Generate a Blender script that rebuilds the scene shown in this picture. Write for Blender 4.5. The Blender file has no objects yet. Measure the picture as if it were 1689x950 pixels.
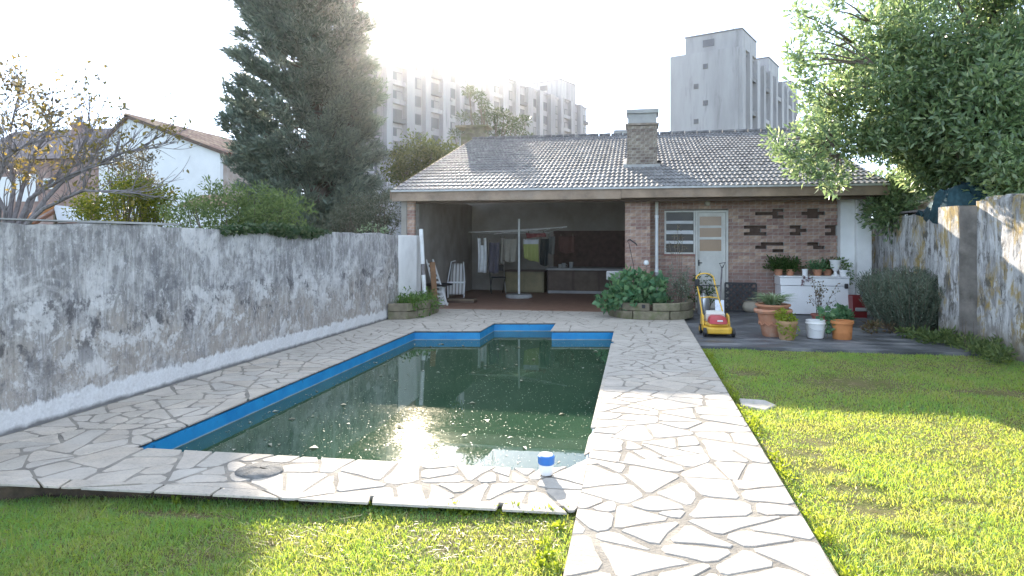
import bpy, math, random
import numpy as np
from mathutils import Vector, Matrix, Quaternion

R = math.radians
random.seed(7)
rng = np.random.default_rng(11)
sc = bpy.context.scene
COL = sc.collection

# ------------------------------------------------------------------ camera
FPX, HZ, CX, CAMH = 1100.0, 395.0, 844.5, 1.5
YAW = math.atan((1049 - CX) / FPX)
CA, SA = math.cos(YAW), math.sin(YAW)
cam_d = bpy.data.cameras.new("camera")
cam = bpy.data.objects.new("camera", cam_d)
COL.objects.link(cam)
cam.location = (0, 0, CAMH)
cam.rotation_euler = (R(90), 0, YAW)
cam_d.sensor_width = 36
cam_d.lens = FPX / 1689 * 36
cam_d.shift_y = -(475 - HZ) / 1689
cam_d.clip_end = 2000
sc.camera = cam

# ------------------------------------------------------------------ light
_xc, _zc = (684 - CX) / FPX, (HZ - 8) / FPX
SUN = Vector((-SA + _xc * CA, CA + _xc * SA, _zc)).normalized()
sun_d = bpy.data.lights.new("sun", 'SUN')
sun_d.energy = 2.0
sun_d.angle = R(0.5)
sun_d.color = (1.0, 0.89, 0.74)
sun = bpy.data.objects.new("sun", sun_d)
COL.objects.link(sun)
sun.rotation_euler = SUN.to_track_quat('Z', 'Y').to_euler()
sun.location = (-8, 25, 20)

W = bpy.data.worlds.new("World")
sc.world = W
W.use_nodes = True
_nt = W.node_tree
_sky = _nt.nodes.new('ShaderNodeTexSky')
_sky.sky_type = 'NISHITA'
_sky.sun_disc = False
_sky.sun_elevation = math.asin(SUN.z)
_sky.sun_rotation = math.atan2(SUN.x, SUN.y)
_sky.air_density = 0.4
_sky.dust_density = 0.1
_sky.ozone_density = 0.4
_bg = _nt.nodes['Background']
_nt.links.new(_sky.outputs[0], _bg.inputs[0])
_bg.inputs[1].default_value = 0.05
# thin high cloud: an even pale veil over the whole sky, added to the clear-air sky
_veil = _nt.nodes.new('ShaderNodeBackground')
_veil.inputs[0].default_value = (.82, .915, 1.0, 1)
_veil.inputs[1].default_value = 0.15
_add = _nt.nodes.new('ShaderNodeAddShader')
_nt.links.new(_bg.outputs[0], _add.inputs[0])
_nt.links.new(_veil.outputs[0], _add.inputs[1])
_nt.links.new(_add.outputs[0], _nt.nodes['World Output'].inputs[0])
sc.view_settings.view_transform = 'Standard'
sc.view_settings.look = 'None'
sc.view_settings.gamma = 1
sc.view_settings.exposure = 3.1
HAZE_D, HAZE_G = 0.00023, 0.9


def at(u, v, Y):
    """photo pixel (1689 wide) -> point on the plane y = Y"""
    xc = (u - CX) / FPX
    t = Y / (CA + xc * SA)
    return Vector((t * (-SA + xc * CA), Y, CAMH - (v - HZ) / FPX * t))


def gr(u, v, z=0.0):
    t = (CAMH - z) / ((v - HZ) / FPX)
    xc = (u - CX) / FPX
    return Vector((t * (-SA + xc * CA), t * (CA + xc * SA), z))


# ------------------------------------------------------------------ mesh helpers
class MB:
    def __init__(s):
        s.v, s.f = [], []

    def add(s, vs, fs):
        o = len(s.v)
        s.v += [tuple(p) for p in vs]
        s.f += [tuple(i + o for i in f) for f in fs]
        return s

    def box(s, x0, x1, y0, y1, z0, z1):
        return s.add([(x0, y0, z0), (x1, y0, z0), (x1, y1, z0), (x0, y1, z0), (x0, y0, z1), (x1, y0, z1), (x1, y1, z1), (x0, y1, z1)],
                     [(0, 3, 2, 1), (4, 5, 6, 7), (0, 1, 5, 4), (1, 2, 6, 5), (2, 3, 7, 6), (3, 0, 4, 7)])

    def bar(s, p0, p1, w, h):
        p0, p1 = Vector(p0), Vector(p1)
        d = (p1 - p0).normalized()
        a = d.cross(Vector((0, 0, 1)))
        if a.length < 1e-3:
            a = Vector((1, 0, 0))
        a.normalize()
        b = a.cross(d).normalized()
        vs = []
        for p in (p0, p1):
            for sa, sb in ((-1, -1), (1, -1), (1, 1), (-1, 1)):
                vs.append(p + a * sa * w / 2 + b * sb * h / 2)
        return s.add(vs, [(0, 3, 2, 1), (4, 5, 6, 7), (0, 1, 5, 4), (1, 2, 6, 5), (2, 3, 7, 6), (3, 0, 4, 7)])

    def tube(s, pts, rad, n=8):
        pts = [Vector(p) for p in pts]
        if not hasattr(rad, '__len__'):
            rad = [rad] * len(pts)
        ref = Vector((0, 0, 1)) if abs((pts[-1] - pts[0]).normalized().z) < .9 else Vector((1, 0, 0))
        vs, fs = [], []
        for i, p in enumerate(pts):
            d = (pts[min(i + 1, len(pts) - 1)] - pts[max(i - 1, 0)]).normalized()
            a = d.cross(ref)
            if a.length < 1e-4:
                a = d.cross(Vector((0, 1, 0)))
            a.normalize()
            b = d.cross(a)
            for k in range(n):
                t = 2 * math.pi * k / n
                vs.append(p + (a * math.cos(t) + b * math.sin(t)) * rad[i])
        for i in range(len(pts) - 1):
            for k in range(n):
                k2 = (k + 1) % n
                fs.append((i * n + k, i * n + k2, (i + 1) * n + k2, (i + 1) * n + k))
        fs.append(tuple(range(n)))
        fs.append(tuple((len(pts) - 1) * n + k for k in reversed(range(n))))
        return s.add(vs, fs)

    def lathe(s, prof, n=20, c=(0, 0, 0), sx=1, sy=1):
        vs, fs = [], []
        for r, z in prof:
            for k in range(n):
                t = 2 * math.pi * k / n
                vs.append((c[0] + r * sx * math.cos(t), c[1] + r * sy * math.sin(t), c[2] + z))
        for i in range(len(prof) - 1):
            for k in range(n):
                k2 = (k + 1) % n
                fs.append((i * n + k, i * n + k2, (i + 1) * n + k2, (i + 1) * n + k))
        fs.append(tuple(reversed(range(n))))
        fs.append(tuple((len(prof) - 1) * n + k for k in range(n)))
        return s.add(vs, fs)

    def prism(s, poly, z0, z1):
        n = len(poly)
        vs = [(p[0], p[1], z0) for p in poly] + [(p[0], p[1], z1) for p in poly]
        fs = [tuple(reversed(range(n))), tuple(range(n, 2 * n))]
        fs += [(i, (i + 1) % n, (i + 1) % n + n, i + n) for i in range(n)]
        return s.add(vs, fs)

    def extrude(s, poly3, off):
        """polygon of 3-D points pushed along a vector"""
        n = len(poly3)
        off = Vector(off)
        vs = [Vector(p) for p in poly3] + [Vector(p) + off for p in poly3]
        fs = [tuple(reversed(range(n))), tuple(range(n, 2 * n))]
        fs += [(i, (i + 1) % n, (i + 1) % n + n, i + n) for i in range(n)]
        return s.add(vs, fs)

    def build(s, name, m, parent=None, smooth=False, bevel=0, world=False, solid=0):
        me = bpy.data.meshes.new(name)
        v = s.v
        if world and parent is not None:
            o = parent.location
            v = [(p[0] - o[0], p[1] - o[1], p[2] - o[2]) for p in v]
        me.from_pydata(v, [], s.f)
        return link(name, me, m, parent, smooth, bevel, solid)


def link(name, me, m, parent=None, smooth=False, bevel=0, solid=0):
    if m is not None and not me.materials:
        me.materials.append(m)
    if smooth:
        me.polygons.foreach_set('use_smooth', [True] * len(me.polygons))
        if hasattr(me, 'set_sharp_from_angle'):
            me.set_sharp_from_angle(angle=R(42))
    o = bpy.data.objects.new(name, me)
    COL.objects.link(o)
    if parent is not None:
        o.parent = parent
    if solid:
        md = o.modifiers.new('solid', 'SOLIDIFY')
        md.thickness = solid
    if bevel:
        md = o.modifiers.new('bevel', 'BEVEL')
        md.width = bevel
        md.segments = 2
        md.limit_method = 'ANGLE'
    return o


def np_mesh(name, V, F, m, parent=None, smooth=False, world=True):
    V = np.asarray(V, dtype=np.float32)
    F = np.asarray(F, dtype=np.int32)
    if parent is not None and world:
        V = V - np.array(parent.location, dtype=np.float32)
    me = bpy.data.meshes.new(name)
    me.vertices.add(len(V))
    me.vertices.foreach_set('co', np.ascontiguousarray(V).ravel())
    n, k = F.shape
    me.loops.add(n * k)
    me.loops.foreach_set('vertex_index', np.ascontiguousarray(F).ravel())
    me.polygons.add(n)
    me.polygons.foreach_set('loop_start', np.arange(0, n * k, k, dtype=np.int32))
    me.update(calc_edges=True)
    return link(name, me, m, parent, smooth)


def tag(o, label=None, cat=None, group=None, kind=None):
    if label: o['label'] = label
    if cat: o['category'] = cat
    if group: o['group'] = group
    if kind: o['kind'] = kind
    return o


def thing(name, label, cat, loc=(0, 0, 0), rotz=0, group=None):
    o = bpy.data.objects.new(name, None)
    COL.objects.link(o)
    o.location = loc
    o.rotation_euler = (0, 0, rotz)
    o.empty_display_size = .2
    return tag(o, label, cat, group)


# ------------------------------------------------------------------ materials
class NT:
    def __init__(s, name):
        s.m = bpy.data.materials.new(name)
        s.m.use_nodes = True
        s.t = s.m.node_tree
        s.b = s.t.nodes['Principled BSDF']
        s.out = s.t.nodes['Material Output']
        s.tc = s.n('ShaderNodeTexCoord')

    def n(s, typ, **kw):
        nd = s.t.nodes.new(typ)
        for k, v in kw.items():
            setattr(nd, k, v)
        return nd

    def set(s, sock, v):
        if hasattr(v, 'is_output') or isinstance(v, bpy.types.NodeSocket):
            s.t.links.new(v, sock)
        elif isinstance(v, (tuple, list)) and len(v) == 3 and sock.type == 'RGBA':
            sock.default_value = (*v, 1)
        else:
            sock.default_value = v

    def map(s, sc_=(1, 1, 1), loc=(0, 0, 0), rot=(0, 0, 0), src='Object'):
        mp = s.n('ShaderNodeMapping')
        s.t.links.new(s.tc.outputs[src], mp.inputs[0])
        mp.inputs['Scale'].default_value = sc_
        mp.inputs['Location'].default_value = loc
        mp.inputs['Rotation'].default_value = rot
        return mp.outputs[0]

    def noise(s, scale, detail=4, rough=.55, vec=None, dist=0):
        nd = s.n('ShaderNodeTexNoise')
        nd.inputs['Scale'].default_value = scale
        nd.inputs['Detail'].default_value = detail
        nd.inputs['Roughness'].default_value = rough
        nd.inputs['Distortion'].default_value = dist
        s.t.links.new(vec if vec is not None else s.tc.outputs['Object'], nd.inputs['Vector'])
        return nd.outputs['Fac']

    def vor(s, scale, vec=None, feature='F1', out='Distance'):
        nd = s.n('ShaderNodeTexVoronoi', feature=feature)
        nd.inputs['Scale'].default_value = scale
        s.t.links.new(vec if vec is not None else s.tc.outputs['Object'], nd.inputs['Vector'])
        return nd.outputs[out]

    def ramp(s, fac, stops):
        nd = s.n('ShaderNodeValToRGB')
        s.t.links.new(fac, nd.inputs[0])
        el = nd.color_ramp.elements
        while len(el) < len(stops):
            el.new(.5)
        for e, (p, c) in zip(el, stops):
            e.position = p
            e.color = (*c, 1) if not isinstance(c, (int, float)) else (c, c, c, 1)
        return nd.outputs[0]

    def mix(s, fac, a, b, mode='MIX'):
        nd = s.n('ShaderNodeMix', data_type='RGBA', blend_type=mode)
        s.set(nd.inputs[0], fac)
        s.set(nd.inputs[6], a)
        s.set(nd.inputs[7], b)
        return nd.outputs[2]

    def math(s, op, a, b=0.0, c=0.0, clamp=False):
        nd = s.n('ShaderNodeMath', operation=op, use_clamp=clamp)
        s.set(nd.inputs[0], a)
        s.set(nd.inputs[1], b)
        s.set(nd.inputs[2], c)
        return nd.outputs[0]

    def xyz(s, src='Object'):
        nd = s.n('ShaderNodeSeparateXYZ')
        s.t.links.new(s.tc.outputs[src], nd.inputs[0])
        return nd.outputs

    def rnd(s):
        return s.n('ShaderNodeObjectInfo').outputs['Random']

    def island(s):
        return s.n('ShaderNodeNewGeometry').outputs['Random Per Island']

    def bump(s, h, strength=.4, dist=.01):
        nd = s.n('ShaderNodeBump')
        nd.inputs['Strength'].default_value = strength
        nd.inputs['Distance'].default_value = dist
        s.set(nd.inputs['Height'], h)
        s.t.links.new(nd.outputs[0], s.b.inputs['Normal'])

    def done(s, col=None, rough=None, **kw):
        if col is not None: s.set(s.b.inputs['Base Color'], col)
        if rough is not None: s.set(s.b.inputs['Roughness'], rough)
        for k, v in kw.items():
            s.set(s.b.inputs[k.replace('_', ' ')], v)
        return s.m


def sc3(c, k):
    return tuple(min(1, x * k) for x in c)


def mat(name, c, rough=.75, var=.25, scale=6, bump=.25, bscale=40, orand=0, metal=0, stain=None, stain_amt=.5, spec=.4):
    n = NT(name)
    col = n.ramp(n.noise(scale, 5), [(.3, sc3(c, 1 - var)), (.7, sc3(c, 1 + var))])
    if stain:
        col = n.mix(n.ramp(n.noise(scale * .6, 6, .65, n.map(loc=(3, 5, 1))), [(.5, 0.), (.66, stain_amt)]), col, stain)
    if orand:
        h = n.n('ShaderNodeHueSaturation')
        n.set(h.inputs['Value'], n.math('MULTIPLY_ADD', n.rnd(), 2 * orand, 1 - orand))
        n.set(h.inputs['Hue'], n.math('MULTIPLY_ADD', n.rnd(), .03, .485))
        n.set(h.inputs['Color'], col)
        col = h.outputs[0]
    if bump:
        n.bump(n.noise(bscale, 4, .6), bump, .01)
    return n.done(col, rough, Metallic=metal, Specular_IOR_Level=spec)


def leafmat(name, stops, trans=.5, rough=.5, spec=.35, big=None):
    """leaf material: colour per leaf island, part of the light passes through"""
    n = NT(name)
    isl = n.island()
    col = n.ramp(isl, stops)
    if big:
        col = n.mix(n.ramp(n.noise(big[0], 3), [(.42, 0.), (.62, 1.)]), col, n.ramp(isl, big[1]))
    n.done(col, rough, Specular_IOR_Level=spec)
    tr = n.n('ShaderNodeBsdfTranslucent')
    h = n.n('ShaderNodeHueSaturation')
    h.inputs['Hue'].default_value = .475
    h.inputs['Saturation'].default_value = 1.1
    h.inputs['Value'].default_value = 1.6
    n.set(h.inputs['Color'], col)
    n.t.links.new(h.outputs[0], tr.inputs[0])
    mx = n.n('ShaderNodeMixShader')
    mx.inputs[0].default_value = trans
    n.t.links.new(n.b.outputs[0], mx.inputs[1])
    n.t.links.new(tr.outputs[0], mx.inputs[2])
    n.t.links.new(mx.outputs[0], n.out.inputs[0])
    return n.m


M = {}
M['white_paint'] = mat('white_paint', (.72, .72, .70), .5, .08, 5, .1, stain=(.42, .40, .36), stain_amt=.35)
M['white_plastic'] = mat('white_plastic', (.78, .78, .77), .35, .04, 4, .03)
M['white_enamel'] = mat('white_enamel', (.84, .83, .82), .3, .05, 3, .03, stain=(.5, .47, .42), stain_amt=.3)
M['plaster'] = mat('plaster_white', (.88, .87, .85), .85, .06, 2.5, .3, 25, stain=(.62, .60, .58), stain_amt=.4)
M['mortar'] = mat('mortar', (.42, .39, .35), .95, .2, 8, .5, 60, stain=(.25, .24, .2), stain_amt=.6)
M['brick'] = mat('brick', (.37, .235, .18), .85, .22, 14, .5, 70, orand=.28, stain=(.42, .36, .31), stain_amt=.6)
M['brick_grey'] = mat('brick_grey', (.20, .16, .13), .9, .25, 14, .5, 70, orand=.28, stain=(.33, .31, .28), stain_amt=.7)
M['tile'] = mat('roof_tile', (.115, .11, .11), .7, .3, 9, .3, 60, orand=.22, stain=(.32, .32, .30), stain_amt=.6, spec=.5)
M['timber'] = mat('weathered_timber', (.26, .19, .135), .8, .3, 3, .4, 30, stain=(.31, .26, .21), stain_amt=.6)
M['dark_wood'] = mat('dark_wood', (.12, .085, .06), .65, .3, 4, .2, 30, orand=.2)
M['black_metal'] = mat('black_metal', (.03, .03, .033), .5, .2, 8, .1)
M['black_plastic'] = mat('black_plastic', (.02, .02, .022), .45, .1, 8, .05)
M['gutter'] = mat('gutter_paint', (.42, .42, .41), .6, .15, 6, .1)
M['grey_metal'] = mat('grey_metal', (.55, .56, .57), .35, .1, 8, .05, metal=.7)
M['white_metal'] = mat('white_metal', (.7, .7, .69), .4, .08, 8, .05)
M['concrete'] = mat('concrete', (.36, .355, .34), .9, .18, 3, .4, 50, stain=(.24, .24, .23), stain_amt=.5)
M['concrete_mossy'] = mat('mossy_concrete', (.20, .175, .12), .92, .3, 7, .6, 40, orand=.12, stain=(.12, .14, .055), stain_amt=.85)
M['terracotta'] = mat('terracotta', (.46, .22, .13), .85, .15, 7, .25, 50, stain=(.50, .36, .28), stain_amt=.6)
M['terracotta_orange'] = mat('terracotta_orange', (.55, .22, .08), .75, .1, 7, .15, 50)
M['yellow'] = mat('yellow_plastic', (.72, .42, .03), .35, .08, 6, .03)
M['red'] = mat('red_plastic', (.50, .035, .05), .3, .06, 6, .03)
M['dark_red'] = mat('dark_red_plastic', (.20, .025, .025), .4, .1, 6, .05)
M['blue_plastic'] = mat('blue_plastic', (.03, .16, .48), .35, .06, 6, .03)
M['soil'] = mat('soil', (.09, .065, .045), .95, .3, 14, .8, 50)
M['bark'] = mat('bark', (.13, .105, .08), .9, .3, 14, .8, 40)
M['bark_grey'] = mat('grey_bark', (.20, .18, .18), .9, .3, 14, .6, 40)
M['twig'] = mat('twig', (.20, .16, .12), .85, .25, 10, .2)
M['cream'] = mat('cream_paint', (.62, .60, .54), .55, .08, 5, .1, stain=(.40, .36, .30), stain_amt=.3)
M['amber_glass'] = mat('frosted_amber_glass', (.34, .22, .13), .25, .1, 3, .03)
M['dark_glass'] = mat('dark_glass', (.06, .05, .04), .25, .2, 3, 0, spec=.25)
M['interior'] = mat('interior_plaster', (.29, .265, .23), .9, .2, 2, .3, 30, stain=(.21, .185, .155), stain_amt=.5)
M['ceiling_wood'] = mat('ceiling_boards', (.20, .17, .14), .8, .2, 3, .2)
M['quarry'] = mat('quarry_tile', (.24, .135, .10), .55, .2, 6, .15, 40, orand=.12)
M['tower'] = None

# ================================================================== SETTING
def wl(y):
    return -4.77 + (y - 4) * .0225        # face of the left garden wall


# ---- stone, grass, water, wall materials
def m_stone():
    n = NT('flagstone')
    r = n.rnd()
    base = n.ramp(r, [(0., (.40, .345, .28)), (.2, (.55, .475, .39)), (.4, (.47, .425, .37)), (.6, (.58, .505, .42)), (.8, (.50, .445, .37)), (1., (.44, .41, .365))])
    c = n.mix(n.ramp(n.noise(5, 6, .7, n.map((1, 1, 1))), [(.38, 0.), (.62, .7)]), base, (.38, .34, .295))
    c = n.mix(n.ramp(n.noise(34, 5, .75, n.map((1, 2.5, 1), (4, 2, 7))), [(.53, 0.), (.66, .75)]), c, (.24, .22, .20))
    c = n.mix(n.ramp(n.noise(2.2, 3, .5, n.map(loc=(9, 1, 0))), [(.5, 0.), (.7, .4)]), c, (.60, .55, .49))
    n.bump(n.math('ADD', n.noise(26, 6, .7, n.map((1, 2, 1))), n.math('MULTIPLY', n.noise(5, 4), 1.5)), .55, .012)
    return n.done(c, .85, Specular_IOR_Level=.3)


def m_ground():
    n = NT('lawn_soil')
    c = n.ramp(n.noise(3.0, 6, .65), [(.3, (.11, .135, .035)), (.5, (.15, .15, .055)), (.7, (.20, .155, .09))])
    n.bump(n.noise(30, 5, .7), .8, .03)
    return n.done(c, .95, Specular_IOR_Level=.1)


def m_gardenwall():
    n = NT('limewashed_wall')
    x, y, z = n.xyz()
    # streaked limewash (vertical drag), soot mould, beige bare render, salt band at the foot
    streak = n.noise(1.0, 7, .7, n.map((1, 7, 1.3)))
    fine = n.noise(1.0, 8, .75, n.map((1, 22, 4), (2, 2, 2)))
    blot = n.noise(1.7, 6, .68, n.map((1, 1, 1), (5, 3, 0)), .6)
    blot2 = n.noise(3.6, 6, .7, n.map((1, 1, .8), (1, 8, 3)), .8)
    wash = n.ramp(streak, [(.34, (.24, .228, .22)), (.48, (.40, .385, .37)), (.62, (.56, .54, .52))])
    wash = n.mix(n.ramp(fine, [(.42, .75), (.60, 0.)]), wash, (.20, .19, .185))
    # pale patches where the wash survived
    wash = n.mix(n.ramp(blot, [(.50, 0.), (.60, .85)]), wash, (.60, .58, .56))
    # dark mould, strongest at mid height
    zm = n.math('SUBTRACT', 1.0, n.math('MULTIPLY', n.math('ABSOLUTE', n.math('SUBTRACT', z, .98)), 1.7), clamp=True)
    mould = n.math('MULTIPLY', n.ramp(blot2, [(.48, 0.), (.66, .8)]), n.math('MULTIPLY_ADD', zm, .85, .1))
    wash = n.mix(mould, wash, (.105, .105, .12))
    # bare beige render between knee and waist, fading along the wall
    zz = n.math('ADD', z, n.math('MULTIPLY', n.math('SUBTRACT', n.noise(1.6, 5, .6, n.map((1, 1, .3), (7, 7, 7))), .5), 1.1))
    band = n.ramp(zz, [(.08, 0.), (.22, 1.), (.70, .95), (1.0, 0.)])
    near = n.ramp(n.math('MULTIPLY', y, .1), [(.3, 1.), (.62, .75), (.86, .1)])
    wash = n.mix(n.math('MULTIPLY', band, n.math('MULTIPLY', near, n.ramp(n.noise(2.6, 6, .7, n.map((1, 1, .6), (3, 0, 4))), [(.40, .2), (.52, .95)]))), wash,
                 n.ramp(fine, [(.3, (.27, .235, .20)), (.6, (.40, .36, .32))]))
    # jagged white salt band
    jag = n.math('ADD', z, n.math('MULTIPLY', n.math('SUBTRACT', n.noise(7, 5, .7, n.map((1, 1, .25), (0, 3, 0))), .5), .26))
    salt = n.ramp(jag, [(.0, .95), (.17, .95), (.20, 0.)])
    wash = n.mix(salt, wash, n.ramp(n.noise(40, 4), [(.3, (.58, .57, .56)), (.7, (.70, .69, .68))]))
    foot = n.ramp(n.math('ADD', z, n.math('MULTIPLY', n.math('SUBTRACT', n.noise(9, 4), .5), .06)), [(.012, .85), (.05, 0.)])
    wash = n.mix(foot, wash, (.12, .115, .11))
    drip = n.noise(1.0, 9, .78, n.map((1, 7, .9), (6, 1, 0)), .25)
    wash = n.mix(n.math('MULTIPLY', n.ramp(drip, [(.52, 0.), (.62, .6)]), n.ramp(n.math('ADD', z, n.math('MULTIPLY', fine, .5)), [(.95, 0.), (1.35, .9)])), wash, (.15, .145, .15))
    wash = n.mix(n.math('MULTIPLY', n.ramp(n.noise(1.0, 9, .78, n.map((1, 9, .8), (2, 7, 0)), .25), [(.55, 0.), (.63, .55)]), n.ramp(z, [(.25, 0.), (.5, .9)])), wash, (.62, .61, .60))
    grain = n.noise(15, 8, .8, n.map((1, 1, .75), (1, 6, 2)))
    wash = n.mix(n.ramp(grain, [(.36, .8), (.47, 0.)]), wash, (.17, .165, .17))
    wash = n.mix(n.ramp(n.noise(19, 8, .8, n.map((1, 1, .6), (7, 2, 4))), [(.54, 0.), (.64, .75)]), wash, (.63, .62, .61))
    crisp = n.noise(2.3, 8, .72, n.map((1, 1, 1.15), (11, 2, 6)), .35)
    wash = n.mix(n.math('MULTIPLY', n.ramp(n.math('MULTIPLY_ADD', grain, .22, n.math('ADD', crisp, -.11)), [(.535, 0.), (.575, .75)]), n.ramp(z, [(.12, .2), (.35, 1.), (1.2, 1.), (1.45, .35)])), wash, n.ramp(fine, [(.35, (.50, .48, .46)), (.6, (.68, .665, .65))]))
    crisp2 = n.noise(4.2, 8, .74, n.map((1, 1, .8), (3, 12, 1)), .3)
    wash = n.mix(n.math('MULTIPLY', n.ramp(n.math('MULTIPLY_ADD', grain, .3, n.math('ADD', crisp2, -.15)), [(.55, 0.), (.61, .85)]), n.ramp(z, [(.3, .15), (.65, 1.), (1.25, .9), (1.5, .3)])), wash, (.085, .08, .085))
    wash = n.mix(salt, wash, n.ramp(n.noise(40, 4), [(.3, (.58, .57, .56)), (.7, (.70, .69, .68))]))
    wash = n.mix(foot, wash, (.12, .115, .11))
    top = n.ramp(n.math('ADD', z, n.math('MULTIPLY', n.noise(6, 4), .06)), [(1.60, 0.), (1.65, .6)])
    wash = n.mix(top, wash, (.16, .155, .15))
    n.bump(n.math('ADD', n.math('ADD', n.noise(18, 7, .7), n.math('MULTIPLY', salt, .5)), n.noise(3, 3)), .55, .03)
    return n.done(wash, .95, Specular_IOR_Level=.15)


def m_rightwall():
    n = NT('lichen_wall')
    x, y, z = n.xyz()
    streak = n.noise(1.0, 8, .74, n.map((2.4, 3.2, 1.1), (1, 4, 0)), .4)
    fine = n.noise(1.0, 8, .75, n.map((18, 16, 2.2)))
    c = n.ramp(streak, [(.36, (.17, .155, .145)), (.47, (.38, .37, .36)), (.58, (.62, .61, .60))])
    c = n.mix(n.ramp(fine, [(.40, .75), (.54, 0.)]), c, (.23, .215, .205))
    blot = n.noise(1.5, 7, .7, n.map((1, 1.4, .8), (2, 2, 5)), .6)
    c = n.mix(n.ramp(blot, [(.51, 0.), (.60, .85)]), c, n.ramp(fine, [(.35, (.25, .17, .05)), (.6, (.42, .30, .09))]))
    c = n.mix(n.ramp(n.noise(3.1, 7, .72, n.map((1, 1.3, .8), (9, 5, 1)), .5), [(.53, 0.), (.62, .9)]), c, (.12, .11, .095))
    c = n.mix(n.ramp(n.noise(2.6, 8, .74, n.map((1, 1.5, .7), (4, 8, 2)), .3), [(.56, 0.), (.60, .8)]), c, (.62, .61, .60))
    foot = n.ramp(n.math('ADD', z, n.math('MULTIPLY', n.noise(5, 5, .7), .5)), [(.30, .8), (.65, 0.)])
    c = n.mix(foot, c, (.20, .17, .12))
    n.bump(n.noise(16, 7, .7), .5, .03)
    return n.done(c, .95, Specular_IOR_Level=.15)


def m_water():
    n = NT('pool_water')
    n.done(n.ramp(n.noise(1.2, 3), [(.35, (.030, .068, .038)), (.65, (.042, .084, .048))]), .02, IOR=1.33)
    n.set(n.b.inputs['Specular IOR Level'], .5)
    n.bump(n.noise(5, 3, .5), .012, .02)
    g = n.n('ShaderNodeBsdfGlossy')
    g.inputs['Roughness'].default_value = .17
    g.inputs['Color'].default_value = (.8, .75, .65, 1)
    mx = n.n('ShaderNodeMixShader')
    n.t.links.new(n.math('MULTIPLY', n.ramp(n.noise(1.1, 5, .7, n.map(loc=(3, 1, 0))), [(.38, .15), (.66, 1.)]), n.ramp(n.noise(70, 2, .6), [(.50, .003), (.60, .022), (.72, .10)])), mx.inputs[0])
    n.t.links.new(n.b.outputs[0], mx.inputs[1])
    n.t.links.new(g.outputs[0], mx.inputs[2])
    n.t.links.new(mx.outputs[0], n.out.inputs[0])
    return n.m


def m_liner():
    n = NT('blue_pool_paint')
    x, y, z = n.xyz()
    c = n.ramp(n.noise(4, 6, .65), [(.35, (.008, .21, .48)), (.65, (.018, .29, .58))])
    c = n.mix(n.ramp(n.noise(9, 6, .75, n.map(loc=(2, 0, 1))), [(.60, 0.), (.70, .6)]), c, (.01, .04, .09))
    zz = n.math('ADD', z, n.math('MULTIPLY', n.math('SUBTRACT', n.noise(6, 4), .5), .02))
    c = n.mix(n.ramp(n.math('ADD', zz, .2), [(.053, .8), (.062, 0.)]), c, (.42, .45, .40))
    return n.done(c, .55)


def m_patio():
    n = NT('patio_concrete')
    c = n.ramp(n.noise(1.5, 6, .6, n.map((1, 2.2, 1))), [(.36, (.055, .06, .068)), (.52, (.10, .105, .115)), (.70, (.24, .24, .24))])
    n.bump(n.noise(30, 5), .3, .01)
    return n.done(c, n.ramp(n.noise(1.5, 6, .6, n.map((1, 2.2, 1))), [(.4, .38), (.6, .85)]))


STONE = m_stone()

# ---- ground far and wide
tag(MB().add([(-300, -200, -.5), (300, -200, -.5), (300, 350, -.5), (-300, 350, -.5)], [(0, 1, 2, 3)]).build('ground', m_ground()), kind='structure')

# ---- deck bed (mortar) with the flagstones as pieces
NP = MB()
NP.prism([(-4.95, 3.30), (-3.9, 3.45), (-3.66, 3.585), (-3.60, 3.588), (-3.60, 13.95), (-4.95, 13.95)], -.46, -.003)
NP.prism([(-3.60, 3.588), (-.32, 3.75), (-.32, 4.62), (-.40, 4.38), (-.6, 4.28), (-3.60, 4.2)], -.46, -.003)
NP.prism([(-.32, .6), (.89, .6), (.89, 13.95), (-.32, 13.95)], -.46, -.003)
NP.prism([(-3.60, 10.52), (-2.55, 10.72), (-2.54, 13.95), (-3.60, 13.95)], -.46, -.003)
NP.prism([(-2.54, 11.78), (-1.38, 11.99), (-1.38, 13.95), (-2.54, 13.95)], -.46, -.003)
NP.prism([(-1.34, 10.94), (-.32, 11.13), (-.32, 13.95), (-1.38, 13.95), (-1.38, 11.99)], -.46, -.003)
_n = NT('joint_mortar')
_z = _n.xyz()[2]
_c = _n.ramp(_n.noise(4, 6, .65), [(.3, (.19, .175, .155)), (.52, (.28, .255, .22)), (.72, (.41, .37, .31))])
_c = _n.mix(_n.ramp(_n.math('MULTIPLY', _z, -1.), [(.02, 0.), (.035, 1.)]), _c, _n.ramp(_n.noise(7, 6, .7), [(.35, (.05, .04, .032)), (.7, (.13, .095, .065))]))
_n.bump(_n.noise(40, 5, .7), .8, .015)
deck = tag(NP.build('pool_deck', _n.done(_c, .95, Specular_IOR_Level=.15)), kind='structure')


def clip(poly, px, py, nx, ny):
    """keep the side where (p - P).n >= 0"""
    out = []
    m = len(poly)
    for i in range(m):
        a, b = poly[i], poly[(i + 1) % m]
        da = (a[0] - px) * nx + (a[1] - py) * ny
        db = (b[0] - px) * nx + (b[1] - py) * ny
        if da >= 0: out.append(a)
        if (da >= 0) != (db >= 0):
            t = da / (da - db)
            out.append((a[0] + (b[0] - a[0]) * t, a[1] + (b[1] - a[1]) * t))
    return out


def area(p):
    return .5 * sum(p[i][0] * p[(i + 1) % len(p)][1] - p[(i + 1) % len(p)][0] * p[i][1] for i in range(len(p))) if len(p) > 2 else 0


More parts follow.
